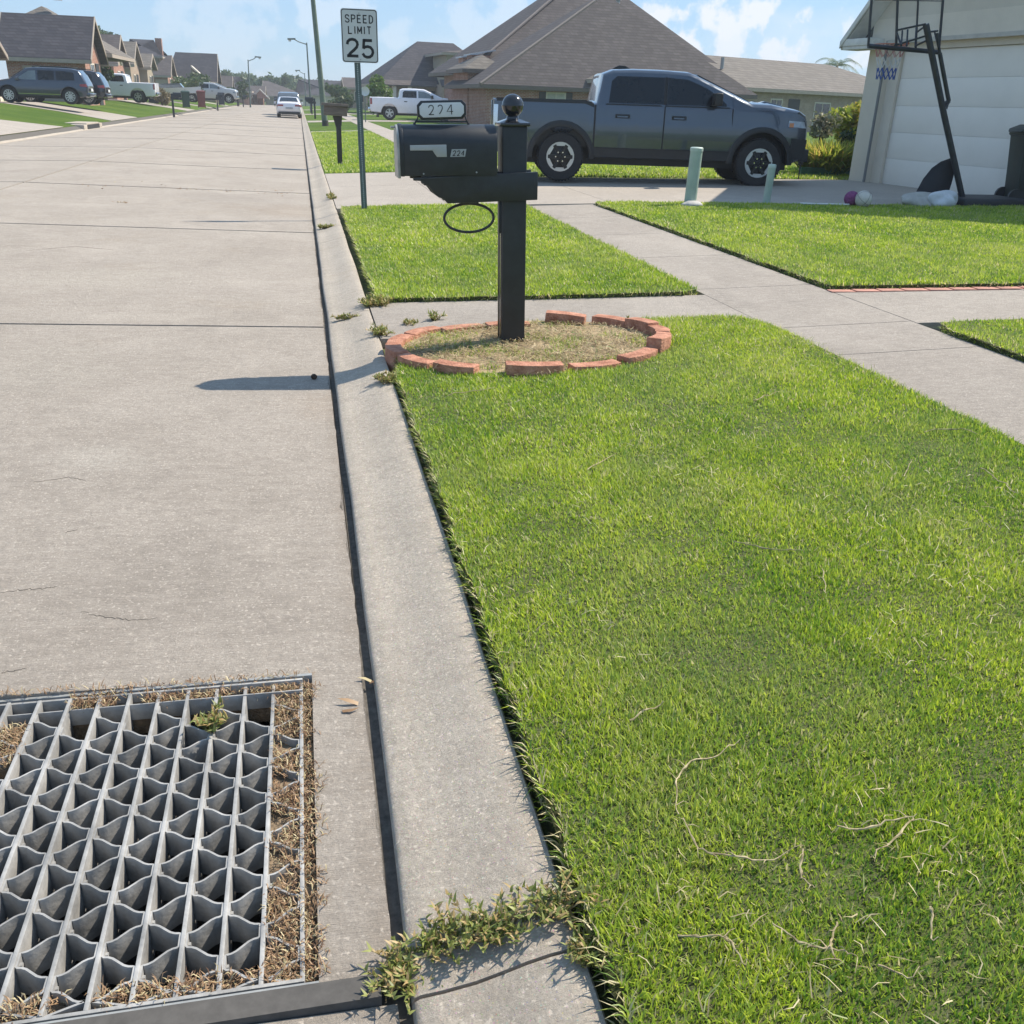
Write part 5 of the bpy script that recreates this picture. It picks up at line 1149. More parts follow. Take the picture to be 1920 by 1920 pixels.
# slate-blue suv and black suv across the street
def suv_spec(p, L=5.1, W=1.93, H=1.79, wx=(.95, 4.0), rim='ten'):
    top = [(.16, .38), (.04, .55), (.02, .95), (.10, 1.18), (.26, 1.52), (.42, H-.08), (.75, H-.02), (1.4, H), (2.6, H), (3.0, H-.05), (3.9, 1.20), (4.3, 1.13), (4.8, 1.03), (5.02, .92), (5.1, .62), (5.02, .40), (4.85, .36)]
    return dict(L=L, W=W, H=H, wx=wx, belt=1.12, rw=.385, ra=.46, zb=.36, top=top, paint=p, rim=rim, tumble=.19, crown=.05, rimr=.66, tail=.10, nose=.16)
def suv_parts(C, col, rim_chrome=True):
    b = 1.17
    C.patch('window', [(.62, b+.06), (.66, b+.42), (1.0, b+.47), (1.55, b+.49), (1.55, b+.04)], GLASS); C.patch('window', [(1.62, b+.04), (1.62, b+.49), (2.45, b+.49), (2.45, b+.03)], GLASS); C.patch('window', [(2.54, b+.03), (2.54, b+.48), (2.90, b+.44), (3.55, b+.04)], GLASSL)
    for a, e in ((1.5, 2.47), (2.50, 3.55)): C.patch('door', [(a, .50), (a, b), (e, b), (e, .50)], col, off=.010)
    C.patch('chrome_strip', [(1.4, .46), (1.4, .49), (3.5, .49), (3.5, .46)], CHROME, off=.02)
    C.patch('tail_light', [(.03, .92), (.06, 1.08), (.40, 1.06), (.38, .96)], REDL, off=.012); C.patch('headlamp', [(4.62, .86), (4.62, 1.0), (4.96, .95), (5.0, .84)], HEADL, off=.012)
    C.topquad('rear_window', (.14, 1.22), (.42, 1.66), .70, .62, GLASS, off=.015); C.topquad('windscreen', (3.82, 1.26), (3.06, 1.72), .78, .66, GLASS); C.mirror(3.45, 1.17, col, .8)
    MB(C.M).box(-.06, .12, -.88, .88, .40, .60).build('rear_bumper', col, C.o, bevel=.03)
    MB(C.M).box(-.035, -.02, -.26, .26, .68, .82).build('number_plate', WHT, C.o)
    for s_ in (-1, 1): MB(C.M).tube([(.8, s_*.66, 1.79), (1.0, s_*.66, 1.83), (2.5, s_*.66, 1.83), (2.7, s_*.66, 1.79)], .02, 6).build('roof_rail', TRIM, C.o)
# wheels rear at (133,195), front (18,188): facing away to the left (-X)
dS = 50.5; w = at(133, 196, dS); f_ = at(17, 188, dS); ang = math.atan2(f_.y-w.y, f_.x-w.x); L_ = abs(w.x-f_.x)/3.05
zS = w.z
C = Car('suv', 'slate blue suv parked side-on across the street, nearest the road', 'suv', suv_spec(BLUP), place(w.x+.95*L_, w.y+.9, zS, math.pi, L_)); suv_parts(C, BLUP); suvz = (w, zS, L_)
w = at(172, 196, dS+5.2)
C = Car('suv', 'black suv with red tail lamps behind the slate blue one', 'suv', suv_spec(BKP), place(w.x+.75, w.y+.9, w.z-.02, math.pi, L_*1.06)); suv_parts(C, BKP)
w = at(261, 193, 78); sc2 = .96; C = Car('pickup_truck', 'white pickup parked tail to the road on the left, behind the suvs', 'pickup truck', pickup_spec(WP, rim='six'), place(w.x+1.3, w.y+.9, w.z, math.pi-R_(1)), detail=False); pickup_parts(C, 1.385, WP); wf150 = w
w = at(427, 194, 104); C = Car('pickup_truck', 'silver pickup nosing toward the road near the black bin', 'pickup truck', pickup_spec(SILP, rim='six'), place(w.x-4.9*.92, w.y+.9, w.z, R_(-3), .95), detail=False); pickup_parts(C, 1.385, SILP); wsil = w
# parked at the kerb ahead
def sedan_spec(p): return dict(L=4.85, W=1.84, H=1.44, wx=(.95, 3.8), belt=.93, rw=.335, ra=.40, zb=.26, paint=p, rim='five', tumble=.24, crown=.07, nose=.18, tail=.14, rimr=.66,
    top=[(.14, .32), (.03, .48), (.0, .78), (.05, 1.0), (.16, 1.06), (.55, 1.09), (1.35, 1.36), (1.75, 1.43), (2.3, 1.44), (2.7, 1.38), (3.55, 1.00), (4.3, .88), (4.7, .74), (4.84, .56), (4.82, .34), (4.65, .26)])
s0 = at(549, 216, 76); C = Car('sedan', 'white sedan parked against the right kerb seen from behind', 'car', sedan_spec(WP), place(-.72, 76, .03, R_(91)), detail=False)
b = .96; C.patch('window', [(1.0, b+.08), (1.4, b+.33), (2.2, b+.38), (2.2, b+.04)], GLASS); C.patch('window', [(2.26, b+.04), (2.26, b+.38), (2.65, b+.33), (3.3, b+.04)], GLASS)
C.topquad('rear_window', (.66, 1.13), (1.36, 1.38), .66, .56, GLASS, off=.02); C.topquad('windscreen', (3.45, 1.05), (2.8, 1.34), .7, .58, GLASS)
C.patch('tail_light', [(.02, .82), (.04, .96), (.30, .94), (.22, .82)], REDL, off=.012)
for s_ in (-1, 1): MB(C.M).box(-.012, .06, *sorted((s_*.42, s_*.78)), .80, .91).build('rear_lamp', REDL, C.o, bevel=.01)
MB(C.M).box(-.03, -.0, -.26, .26, .62, .74).build('number_plate', mat('plate', (.4, .42, .45), .5), C.o); MB(C.M).box(-.02, .1, -.78, .78, .28, .42).build('rear_valance', TRIM, C.o, bevel=.02); C.mirror(3.15, .98, WP, .7)
C = Car('suv', 'grey suv parked just ahead of the white sedan', 'suv', suv_spec(mat('grey_paint', (.17, .19, .21), .25, .4, var=.04, coat=1)), place(-.80, 84, .03, R_(91)), detail=False); suv_parts(C, C.sp['paint'])
# ============================================================ HOUSES
SHB = brickmat('shingle_brown', (.088, .078, .080), (.125, .110, .110), (.06, .05, .045), 1, .5, .16)
SHD = brickmat('shingle_dark', (.050, .050, .062), (.078, .075, .088), (.03, .03, .035), 1, .5, .16)
SHG = brickmat('shingle_grey', (.15, .135, .12), (.20, .18, .16), (.09, .08, .07), 1, .5, .16)
BRK = brickmat('red_brick', (.30, .11, .07), (.40, .17, .11), (.42, .38, .33), 1, .22, .075)
BRT = brickmat('tan_brick', (.30, .22, .16), (.40, .29, .21), (.40, .36, .31), 1, .22, .075)
STU = mat('beige_stucco', (.58, .52, .43), .9, var=.06, scale=2, bump=.5, bscale=50, coords='World'); STP = mat('pale_stucco', (.66, .59, .49), .9, var=.05, scale=2, bump=.5, bscale=50, coords='World')
TAN = mat('tan_siding', (.34, .29, .22), .85, var=.06, scale=2, coords='World'); TRW = mat('cream_trim', (.60, .56, .49), .7, var=.05); WIN = mat('house_glass', (.03, .035, .045), .12, var=.3, scale=1, coat=.5); SHUT = mat('dark_shutter', (.03, .035, .04), .7); GDOOR = mat('tan_garage_door', (.38, .31, .25), .7, var=.05, coords='World')
FASB = mat('brown_fascia', (.13, .105, .09), .7); FASC = mat('tan_fascia', (.36, .31, .26), .7)
class House:
    """box walls with hip or gable roofs in a local frame: x along the front, y away from the viewer"""
    def __init__(s, label, loc, rz=0, group='houses along the street', name='house'):
        s.fm = FASC; s.o = thing(name, label, 'house', loc, group); s.M = Matrix.Translation(loc) @ Matrix.Rotation(rz, 4, 'Z')
    def wall(s, x0, x1, y0, y1, z, m, z0=-.6): return MB(s.M).box(x0, x1, y0, y1, z0, z).build('wall', m, s.o)
    def roof(s, x0, x1, y0, y1, ze, zr_, m, axis='x', hip0=0., hip1=0., oh=.45, fascia=True):
        """ridge along axis; hip0/hip1: distance of the ridge ends from the roof ends (0 = gable)"""
        x0 -= oh; x1 += oh; y0 -= oh; y1 += oh
        if axis == 'x': ym = (y0+y1)/2; A, B = (x0+hip0, ym, zr_), (x1-hip1, ym, zr_)
        else: xm = (x0+x1)/2; A, B = (xm, y0+hip0, zr_), (xm, y1-hip1, zr_)
        c = [(x0, y0, ze), (x1, y0, ze), (x1, y1, ze), (x0, y1, ze)]; p = MB(s.M)
        if axis == 'x': F = [(c[0], c[1], B, A), (c[2], c[3], A, B), (c[3], c[0], A), (c[1], c[2], B)]
        else: F = [(c[1], c[2], B, A), (c[3], c[0], A, B), (c[0], c[1], A), (c[2], c[3], B)]
        if not hip0: F[2] = None
        if not hip1: F[3] = None
        for f in F:
            if f: p.slab(f, .14)
        r = p.build('roof', m, s.o)
        g = MB(s.M); i = .45
        if axis == 'x':
            if not hip0: g.prism([(y0+oh, ze-.05), (y1-oh, ze-.05), ((y0+y1)/2, zr_-.2-(zr_-ze)*oh*0)], 'x', x0+oh, x0+oh+.15)
            if not hip1: g.prism([(y0+oh, ze-.05), (y1-oh, ze-.05), ((y0+y1)/2, zr_-.2)], 'x', x1-oh-.15, x1-oh)
        else:
            if not hip0: g.prism([(x0+oh, ze-.05), (x1-oh, ze-.05), ((x0+x1)/2, zr_-.2)], 'y', y0+oh, y0+oh+.15)
            if not hip1: g.prism([(x0+oh, ze-.05), (x1-oh, ze-.05), ((x0+x1)/2, zr_-.2)], 'y', y1-oh-.15, y1-oh)
        if g.v: g.build('gable', s.gm if hasattr(s, 'gm') else BRK, s.o)
        q = MB(s.M)   # fascia / rake boards
        if axis == 'x':
            q.box(x0, x1, y0-.02, y0+.03, ze-.22, ze-.02); q.box(x0, x1, y1-.03, y1+.02, ze-.22, ze-.02)
            for h, xx, s_ in ((hip0, x0, -1), (hip1, x1, 1)):
                if h: q.box(min(xx, xx+s_*.02), max(xx, xx+s_*.02)+.0, y0, y1, ze-.22, ze-.02)
                else:
                    for (ya, yb) in ((y0, (y0+y1)/2), (y1, (y0+y1)/2)): q.add([(xx, ya, ze-.20), (xx+s_*.04, ya, ze-.20), (xx+s_*.04, ya, ze+.02), (xx, ya, ze+.02), (xx, yb, zr_-.20), (xx+s_*.04, yb, zr_-.20), (xx+s_*.04, yb, zr_+.02), (xx, yb, zr_+.02)], [(0, 1, 2, 3), (4, 7, 6, 5), (0, 4, 5, 1), (1, 5, 6, 2), (2, 6, 7, 3), (3, 7, 4, 0)])
        else:
            q.box(x0-.02, x0+.03, y0, y1, ze-.22, ze-.02); q.box(x1-.03, x1+.02, y0, y1, ze-.22, ze-.02)
            for h, yy, s_ in ((hip0, y0, -1), (hip1, y1, 1)):
                if h: q.box(x0, x1, min(yy, yy+s_*.02), max(yy, yy+s_*.02), ze-.22, ze-.02)
                else:
                    for (xa, xb) in ((x0, (x0+x1)/2), (x1, (x0+x1)/2)): q.add([(xa, yy, ze-.20), (xa, yy+s_*.04, ze-.20), (xa, yy+s_*.04, ze+.02), (xa, yy, ze+.02), (xb, yy, zr_-.20), (xb, yy+s_*.04, zr_-.20), (xb, yy+s_*.04, zr_+.02), (xb, yy, zr_+.02)], [(0, 1, 2, 3), (4, 7, 6, 5), (0, 4, 5, 1), (1, 5, 6, 2), (2, 6, 7, 3), (3, 7, 4, 0)])
        q.build('fascia', s.fm, s.o)
        return r
    def window(s, face, u0, u1, z0, z1, at_, shutters=False, m=None):
        """face 'y-': wall facing the viewer at y=at_; 'x+'/'x-': side walls at x=at_"""
        def bx(a, b, c, d, o0, o1):
            if face == 'y-': return MB(s.M).box(a, b, at_-o1, at_-o0, c, d)
            if face == 'x-': return MB(s.M).box(at_-o1, at_-o0, a, b, c, d)
            return MB(s.M).box(at_+o0, at_+o1, a, b, c, d)
        w = bx(u0, u1, z0, z1, .001, .03).build('window', m or WIN, s.o); t = .08; p = MB(s.M)
        for (a, b, c, d) in ((u0-t, u0, z0-t, z1+t), (u1, u1+t, z0-t, z1+t), (u0, u1, z0-t, z0), (u0, u1, z1, z1+t), ((u0+u1)/2-.02, (u0+u1)/2+.02, z0, z1)):
            q = bx(a, b, c, d, .002, .05); k = len(p.v); p.v += q.v; p.f += [tuple(i+k for i in f) for f in q.f]
        p.build('frame', TRW, w)
        if shutters:
            for (a, b) in ((u0-t-.4, u0-t), (u1+t, u1+t+.4)): bx(a, b, z0-t, z1+t, .002, .04).build('shutter', SHUT, w)
    def door(s, face, u0, u1, z1, at_, m, name='door', z0=-.3):
        if face == 'y-': p = MB(s.M).box(u0, u1, at_-.05, at_-.002, z0, z1)
        elif face == 'x-': p = MB(s.M).box(at_-.05, at_-.002, u0, u1, z0, z1)
        else: p = MB(s.M).box(at_+.002, at_+.05, u0, u1, z0, z1)
        return p.build(name, m, s.o)
def P2(px, py, Y): p = at(px, py, Y); return p
def zpix(px, py, Y): return at(px, py, Y).z

# --- beige garage house at the right
gO = G(1591, 338); gE = G(1862, 373); gu = Vector((gE.x-gO.x, gE.y-gO.y, 0)).normalized(); grz = math.atan2(gu.y, gu.x)   # local x runs toward the camera along the wall, local y into the house
gz0 = .33
h = House('beige stucco house with a white garage door at the right edge', Vector((gO.x, gO.y, gz0)), grz, None); h.gm = STU
WL = 6.6   # garage width
# pier, recess and door wall
D0, D1, DH = .78, 4.05, 2.28
wl = MB(h.M); wl.box(0, .50, 0, 7, -.4, 2.40); wl.box(.50, D0, .10, 7, -.4, 2.40); wl.box(D1, D1+.35, .10, 7, -.4, 2.40); wl.box(D1+.35, WL, 0, 7, -.4, 2.40); wl.box(D0, D1, .10, 7, DH, 2.40); wl.box(D0-.01, D1+.01, .5, 7, -.4, DH)
wl.box(0, WL, 0, 7, 2.40, 2.80)
wall = wl.build('wall', STP, h.o)
wl = MB(h.M); wl.prism([(0, 2.80), (WL, 2.80), (WL/2, 2.80+WL/2*.98)], 'y', -.0, .14); wl.build('gable', STU, h.o)
wl = MB(h.M); wl.box(.50, WL, -.04, -.002, 2.385, 2.45); wl.build('header_trim', mat('grey_cream_trim', (.46, .43, .38), .7), h.o)
wl = MB(h.M); wl.box(.455, .50, -.03, -.001, -.1, 2.44); wl.build('corner_strip', mat('joint_grey', (.20, .20, .20), .8), h.o)
DWH = mat('white_door', (.80, .75, .68), .5, var=.03, scale=2, coords='World')
wl = MB(h.M)
for k in range(5): wl.box(D0+.005, D1-.005, .155, .19, .015+k*(DH-.02)/5, .015+(k+1)*(DH-.02)/5-.0025)
gd = wl.build('garage_door', DWH, h.o, bevel=.002); wl = MB(h.M); wl.box(D0, D1, .192, .24, 0, DH)
wl.build('door_backing', DWH, gd)
wl = MB(h.M); wl.box(D0, D1, .14, .2, -.01, .013); wl.build('bottom_seal', TRIM, gd)
# roof planes of the garage gable, running back into the house
p = MB(h.M); oh = .42; sl_ = .98; za = 2.86; ap = za+WL/2*sl_
for s_ in (-1, 1):
    xe = -oh if s_ < 0 else WL+oh; ze_ = za-oh*sl_; p.slab([(xe, -.35, ze_), (WL/2, -.35, ap), (WL/2, 9, ap), (xe, 9, ze_)], .12)
p.build('roof', SHB, h.o)
p = MB(h.M); 
for s_ in (-1, 1):
    xe = -oh if s_ < 0 else WL+oh; ze_ = za-oh*sl_; p.add([(xe, -.39, ze_-.12), (xe, -.351, ze_-.12), (xe, -.351, ze_+.0), (xe, -.39, ze_), (WL/2, -.39, ap-.2), (WL/2, -.351, ap-.2), (WL/2, -.351, ap), (WL/2, -.39, ap)], [(0, 1, 2, 3), (4, 7, 6, 5), (0, 4, 5, 1), (1, 5, 6, 2), (2, 6, 7, 3), (3, 7, 4, 0)])
p.box(-oh+.05, .35, -.35, .0, 2.30, 2.36); p.box(-oh, .36, -.37, -.0, 2.36, 2.48); p.box(-oh, -.001, .0, 6, 2.44, 2.52); p.build('eave_box', mat('white_trim', (.66, .64, .60), .6), h.o, bevel=.008)
for s_ in (-1, 1):
    xe = -oh if s_ < 0 else WL+oh; ze_ = za-oh*sl_; MB(h.M).slab([(xe, -.345, ze_-.125), (WL/2, -.345, ap-.125), (WL/2, -.003, ap-.125), (xe, -.003, ze_-.125)], .02).build('soffit', mat('white_trim', (.66, .64, .60), .6), h.o)
# set-back wing on the far side with its own hip roof
wl = MB(h.M); wl.box(-1.5, -.002, 2.4, 9, -.4, 2.15); wl.build('wing_wall', mat('greenish_stucco', (.42, .42, .34), .9, var=.06, coords='World'), h.o)
p = MB(h.M); p.slab([(-2.1, 1.9, 2.22), (.0, 1.9, 2.22), (.0, 4.2, 3.9), (-.4, 4.2, 3.9)], .12); p.slab([(-2.1, 1.9, 2.22), (-.4, 4.2, 3.9), (-.4, 9, 3.9), (-2.1, 9, 2.22)], .12); p.build('wing_roof', brickmat('shingle_red_brown', (.16, .09, .07), (.21, .13, .10), (.07, .05, .04), 1, .5, .16), h.o)
p = MB(h.M); p.box(-2.16, -.001, 1.80, 1.899, 2.02, 2.20); p.box(-2.2, -2.1, 1.80, 9, 2.02, 2.20); p.build('gutter', TRW, h.o, bevel=.01)
wl = MB(h.M); wl.box(D1+1.2, WL+.3, -.25, -.002, -.3, 1.5); wl.build('brick_pier', BRK, h.o)

# --- big brown hip-roofed brick house behind the pickup
def hiphouse(label, px, py, Y, ze, W, D, rise, rz=0, roofm=SHB, wallm=BRT, hip=None, group='houses along the street', z0=.3):
    p = at(px, py, Y); zb = z0; h = House(label, Vector((p.x, p.y, zb)), rz, group); return h
eA = at(900, 157, 56); eav = eA.z
h = House('large brown hip roofed brick house rising behind the charcoal pickup', Vector((eA.x+.45, eA.y+.45, .3)), R_(5), 'houses along the street'); h.fm = FASB; ze = eav-.3
Mi = h.M.inverted()
ap1 = Mi @ at(1131, -10, 61); E2 = Mi @ at(880, 131, 62.5); ap2 = Mi @ at(1100, -58, 69)
B1 = 2*ap1.x
h.wall(0, B1, 0, 10, ze-.05, BRK)
h.roof(0, B1, 0, 2*ap1.y, ze, ap1.z, SHB, 'x', B1/2+.3, B1/2+.3, oh=.5)
w2 = 2*(ap2.x-E2.x); h.wall(E2.x+.5, E2.x+w2-1, E2.y+.5, E2.y+9, E2.z-.05, BRK); h.roof(E2.x+.5, E2.x+w2-.5, E2.y+.5, E2.y+2*(ap2.y-E2.y), E2.z, ap2.z, SHB, 'x', w2/2-.2, w2/2-.2, oh=.5)
p = MB(h.M)      # light hip caps
for (a_, b_) in (((-.5, -.5, ze), (ap1.x, ap1.y, ap1.z)), ((E2.x, E2.y, E2.z), (ap2.x, ap2.y, ap2.z))): p.tube([Vector(a_), Vector(b_)], .09, 6)
p.build('hip_cap', mat('hip_cap_shingle', (.19, .165, .155), .9), h.o)
for x in (3.6, 6.6, 9.6): h.window('y-', x, x+1.05, .5, ze-.35, 0, True, mat('blind', (.42, .42, .38), .6))
E3 = Mi @ at(868, 128, 60); h.wall(E3.x+.4, E3.x+2.6, E3.y+.4, E3.y+4, E3.z-.05, BRK); h.roof(E3.x+.4, E3.x+2.6, E3.y+.4, E3.y+4, E3.z, E3.z+.8, SHG, 'y', 1.2, 1.2, oh=.4); h.window('y-', E3.x+1, E3.x+1.8, .4, 2.0, E3.y+.4, True)
for (px_, py_, Y_) in ((884, 118, 63), (868, 122, 66)):
    d_ = Mi @ at(px_, py_, Y_); p = MB(h.M); p.box(d_.x, d_.x+1.2, d_.y, d_.y+1.2, d_.z-.8, d_.z+.45); dm = p.build('dormer', BRK, h.o); p = MB(h.M); p.slab([(d_.x-.15, d_.y-.15, d_.z+.5), (d_.x+1.5, d_.y-.15, d_.z+.8), (d_.x+1.5, d_.y+1.4, d_.z+.8), (d_.x-.15, d_.y+1.4, d_.z+.5)], .08); p.build('dormer_roof', mat('metal_flashing', (.45, .47, .5), .4, .3), dm)
vp = Mi @ at(1158, 14, 63.5)
p = MB(h.M); p.cyl((vp.x, vp.y, vp.z-1.2), (vp.x, vp.y, vp.z+.4), .13, n=12); p.cyl((vp.x, vp.y, vp.z+.4), (vp.x, vp.y, vp.z+.6), .2, n=12); p.build('vent_pipe', GALVD, h.o, smooth=40)
vp = Mi @ at(1205, 56, 61); p = MB(h.M); p.box(vp.x-.2, vp.x+.2, vp.y-.2, vp.y+.2, vp.z-.5, vp.z); p.build('roof_vent', TRIM, h.o)
# --- long low house behind, right
eC = at(1330, 188, 60); h2 = House('low grey-brown house with a long roof between pickup and garage', Vector((eC.x, eC.y, .2)), R_(22), 'houses along the street'); ze2 = 2.75
h2.gm = BRT
h2.wall(-9, 22, 0, 11, ze2-.05, BRT); rd = at(1440, 112, 66).z
h2.roof(-9, 22, 0, 11, ze2, rd-.05, SHG, 'x', 5, 5, oh=.5); h2.roof(-10, 2.5, 2, 11, ze2+.3, rd+.15, SHG, 'x', 4, 4, oh=.4)
h2.window('y-', 5.6, 6.6, .3, 2.1, 0); h2.door('y-', 7.3, 8.4, 2.2, 0, SHUT); h2.window('y-', 10, 11.5, .6, 2.0, 0)
p = MB(h2.M); p.cyl((3.4, 2.6, ze2+1.1), (3.4, 2.6, ze2+1.8), .12, n=10); p.build('roof_vent', GALVD, h2.o, smooth=40)
# --- brick house with stacked gables left of the big one
eD = at(715, 152, 92); h3 = House('tan brick house with stepped gables beyond the white pickup', Vector((eD.x, eD.y, .25)), R_(6), 'houses along the street'); h3.gm = TAN
za = at(720, 156, 92).z-.25; h3.wall(.5, 7.5, 0, 9, za, BRT); h3.roof(0, 12, 0, 11, za, at(835, 79, 97).z-.25, SHD, 'x', 5.0, 4.5, oh=.5)
h3.wall(4.9, 10.5, -3.2, 5, za+.05, BRT); h3.wall(5.2, 9.6, -3.0, 2, za+2.6, TAN); h3.roof(4.9, 10.5, -3.2, 5, za+2.6, za+3.0, SHB, 'y', 1, 1, oh=.15)
p = MB(h3.M); p.slab([(4.6, -3.8, za-.1), (10.2, -3.8, za-.1), (10.2, -3.0, za+.45), (4.6, -3.0, za+.45)], .1); p.slab([(0, -.9, za-.1), (5, -.9, za-.1), (5, .2, za+.4), (0, .2, za+.4)], .1); p.build('porch_roof', SHB, h3.o)
for x in (.9, 2.3): MB(h3.M).box(x, x+.3, -.7, -.4, -.3, za-.1).build('porch_column', TRW, h3.o)
for x in (5.3, 8.4): h3.window('y-', x, x+.7, .4, za-.5, -3.2, False)
h3.door('y-', 6.6, 7.5, 2.1, -3.2, SHUT); h3.window('y-', 3.2, 4.4, .4, 2.0, 0, True)
h4 = House('brown gabled house half hidden behind the round green tree', Vector((*at(690, 160, 118).xy, .25)), 0, 'houses along the street'); h4.gm = BRT
h4.wall(0, 10, 0, 9, 2.9, BRT); h4.roof(0, 10, 0, 9, 3.0, at(733, 127, 122).z-.25, SHD, 'x', 4.0, 4.0); h4.window('y-', 1, 2.2, .6, 2.1, 0)
h5 = House('small brown roofed house behind the speed sign post', Vector((*at(651, 176, 135).xy, .3)), 0, 'houses along the street'); h5.gm = BRT
h5.wall(0, 3.6, 0, 7, 2.4, BRT); h5.roof(0, 3.6, 0, 7, 2.5, at(660, 150, 138).z, SHB, 'x', 0, 2.5); h5.window('y-', 1, 2.2, .8, 2.0, 0)

# --- houses on the left side: garage wings face the viewer, gable ends face the street
def lefthouse(label, pxL, pxR, pyE, pyR, Y, Dp=9, wallm=BRK, roofm=SHD, gmat=BRK, hip0=0, hip1=0., front=None, ridgeoff=0, doors=True, rgap=0):
    a = at(pxL, pyE, Y); b = at(pxR, pyE, Y); W = b.x-a.x; zg = zr(a.x); h = House(label, Vector((a.x, Y, zg)), 0, 'houses along the street'); h.gm = gmat
    ze = (a.z+b.z)/2-zg; zrr = at((pxL+pxR)/2, pyR, Y+Dp/2).z-zg; oh = .4
    h.wall(0, W-oh*1.0, 0, Dp, ze-.05, wallm, -2); h.roof(0, W-oh, 0, Dp, ze, zrr, roofm, 'x', hip0, hip1, oh=oh)
    h.ze = ze; h.W = W; h.D = Dp
    if doors: 
        h.door('y-', W*.18, W*.82, ze-.42, 0, GDOOR, 'garage_door')
    h.window('x+', Dp*.3, Dp*.3+1.0, .9, 2.0, W-oh); h.door('x+', Dp*.62, Dp*.62+1, 2.1, W-oh, SHUT)
    return h
h = lefthouse('sliver of a beige house with a white rake at the far left edge', -215, -45, 93, 28, 50, 4.5, STP, SHB, STP)
h = lefthouse('dark roofed brick house behind the slate blue suv', 10, 172, 109, 27, 62, 4.6, BRK, SHD, BRK)
p = at(60, 14, 72); z_ = p.z-zr(p.x); MB(h.M).box(0, 1, 0, 1, 0, .01)
h.roof(-3.5, 4.4, 5.0, 13, h.ze+.5, z_, SHG, 'y', 3.8, 3.8); MB(h.M).box(h.W*.28, h.W*.28+.5, 7.5, 8.1, h.ze+4, z_+.35).build('chimney', BRK, h.o)
h = lefthouse('brown roofed house with a tall street gable behind the two dark suvs', 168, 222, 118, 64, 84, 5, BRK, SHB, TAN, doors=False)
h = lefthouse('grey roofed house with tan gable above the white pickup', 205, 252, 120, 77, 98, 5, BRT, SHG, TAN, doors=False)
h = lefthouse('tan stucco garage wing just left of the two brick gables', 244, 283, 126, 100, 104, 4, TAN, SHG, STP, doors=False)
h = lefthouse('dark roofed house with a chimney standing behind the tan wing', 235, 305, 104, 74, 122, 9, TAN, SHD, TAN, hip0=3, hip1=4, doors=False); MB(h.M).box(2.8, 3.5, 4, 4.7, h.ze, at(252, 72, 122).z-.5).build('chimney', BRK, h.o)
h = lefthouse('brown roofed house with a brick garage beside the olive shrub', 284, 321, 141, 103, 118, 5, BRK, SHB, BRT, hip0=2)
h = lefthouse('big dark roofed house with two cream rakes, middle of the left row', 316, 408, 152, 99, 132, 6, BRT, SHD, BRT, hip0=1.2, doors=False)
for k, (xa, za_) in enumerate(((.2, -.2), (2.6, .5))):
    p = MB(h.M); p.prism([(xa, h.ze-1.0+za_), (xa+2.7, h.ze-1.0+za_), (xa+.4, h.ze+1.0+za_)], 'y', -2.0, -.2); gb = p.build('front_gable', SHG if k else TAN, h.o)
    q = MB(h.M); q.add([(x_, y_, z_) for y_ in (-2.2, -.2) for x_, z_ in ((xa+.4, h.ze+1.0+za_), (xa+2.8, h.ze-1.1+za_), (xa+2.8, h.ze-.9+za_), (xa+.4, h.ze+1.2+za_))], [(0, 1, 2, 3), (4, 7, 6, 5), (0, 4, 5, 1), (1, 5, 6, 2), (2, 6, 7, 3), (3, 7, 4, 0)]); q.build('rake_board', TRW, gb)
h = lefthouse('small brown house right of the big dark roofed one', 402, 436, 172, 142, 146, 5, BRT, SHB, TRW, doors=False)
h = lefthouse('dark hip roofed house behind the left street tree', 428, 472, 170, 144, 160, 6, BRK, SHD, BRT, hip0=2, hip1=4, doors=False)
h = lefthouse('low brick house with a cream edged gable at the end of the left row', 470, 498, 178, 161, 168, 5, BRK, SHB, BRT, doors=False)
p = MB(h.M); p.prism([(.3, h.ze-.5), (2.7, h.ze-.5), (1.5, h.ze+.7)], 'y', -1.4, 0); gb = p.build('front_gable', BRK, h.o)
q = MB(h.M)
for s_ in (-1, 1): xe = 1.5+s_*1.4; q.add([(1.5, -1.6, h.ze+.7), (xe, -1.6, h.ze-.6), (xe, -1.6, h.ze-.4), (1.5, -1.6, h.ze+.9), (1.5, 0, h.ze+.7), (xe, 0, h.ze-.6), (xe, 0, h.ze-.4), (1.5, 0, h.ze+.9)], [(0, 1, 2, 3), (4, 7, 6, 5), (0, 4, 5, 1), (1, 5, 6, 2), (2, 6, 7, 3), (3, 7, 4, 0)])
q.build('rake_board', TRW, gb)
h = lefthouse('wide brown roofed house closing the end of the street', 497, 586, 181, 153, 190, 12, BRT, SHB, BRT, hip1=8, doors=True)
h = lefthouse('blue grey hip roofed house right of the street end', 556, 640, 178, 150, 176, 14, STU, SHD, BRT, hip0=9, hip1=7, doors=False)
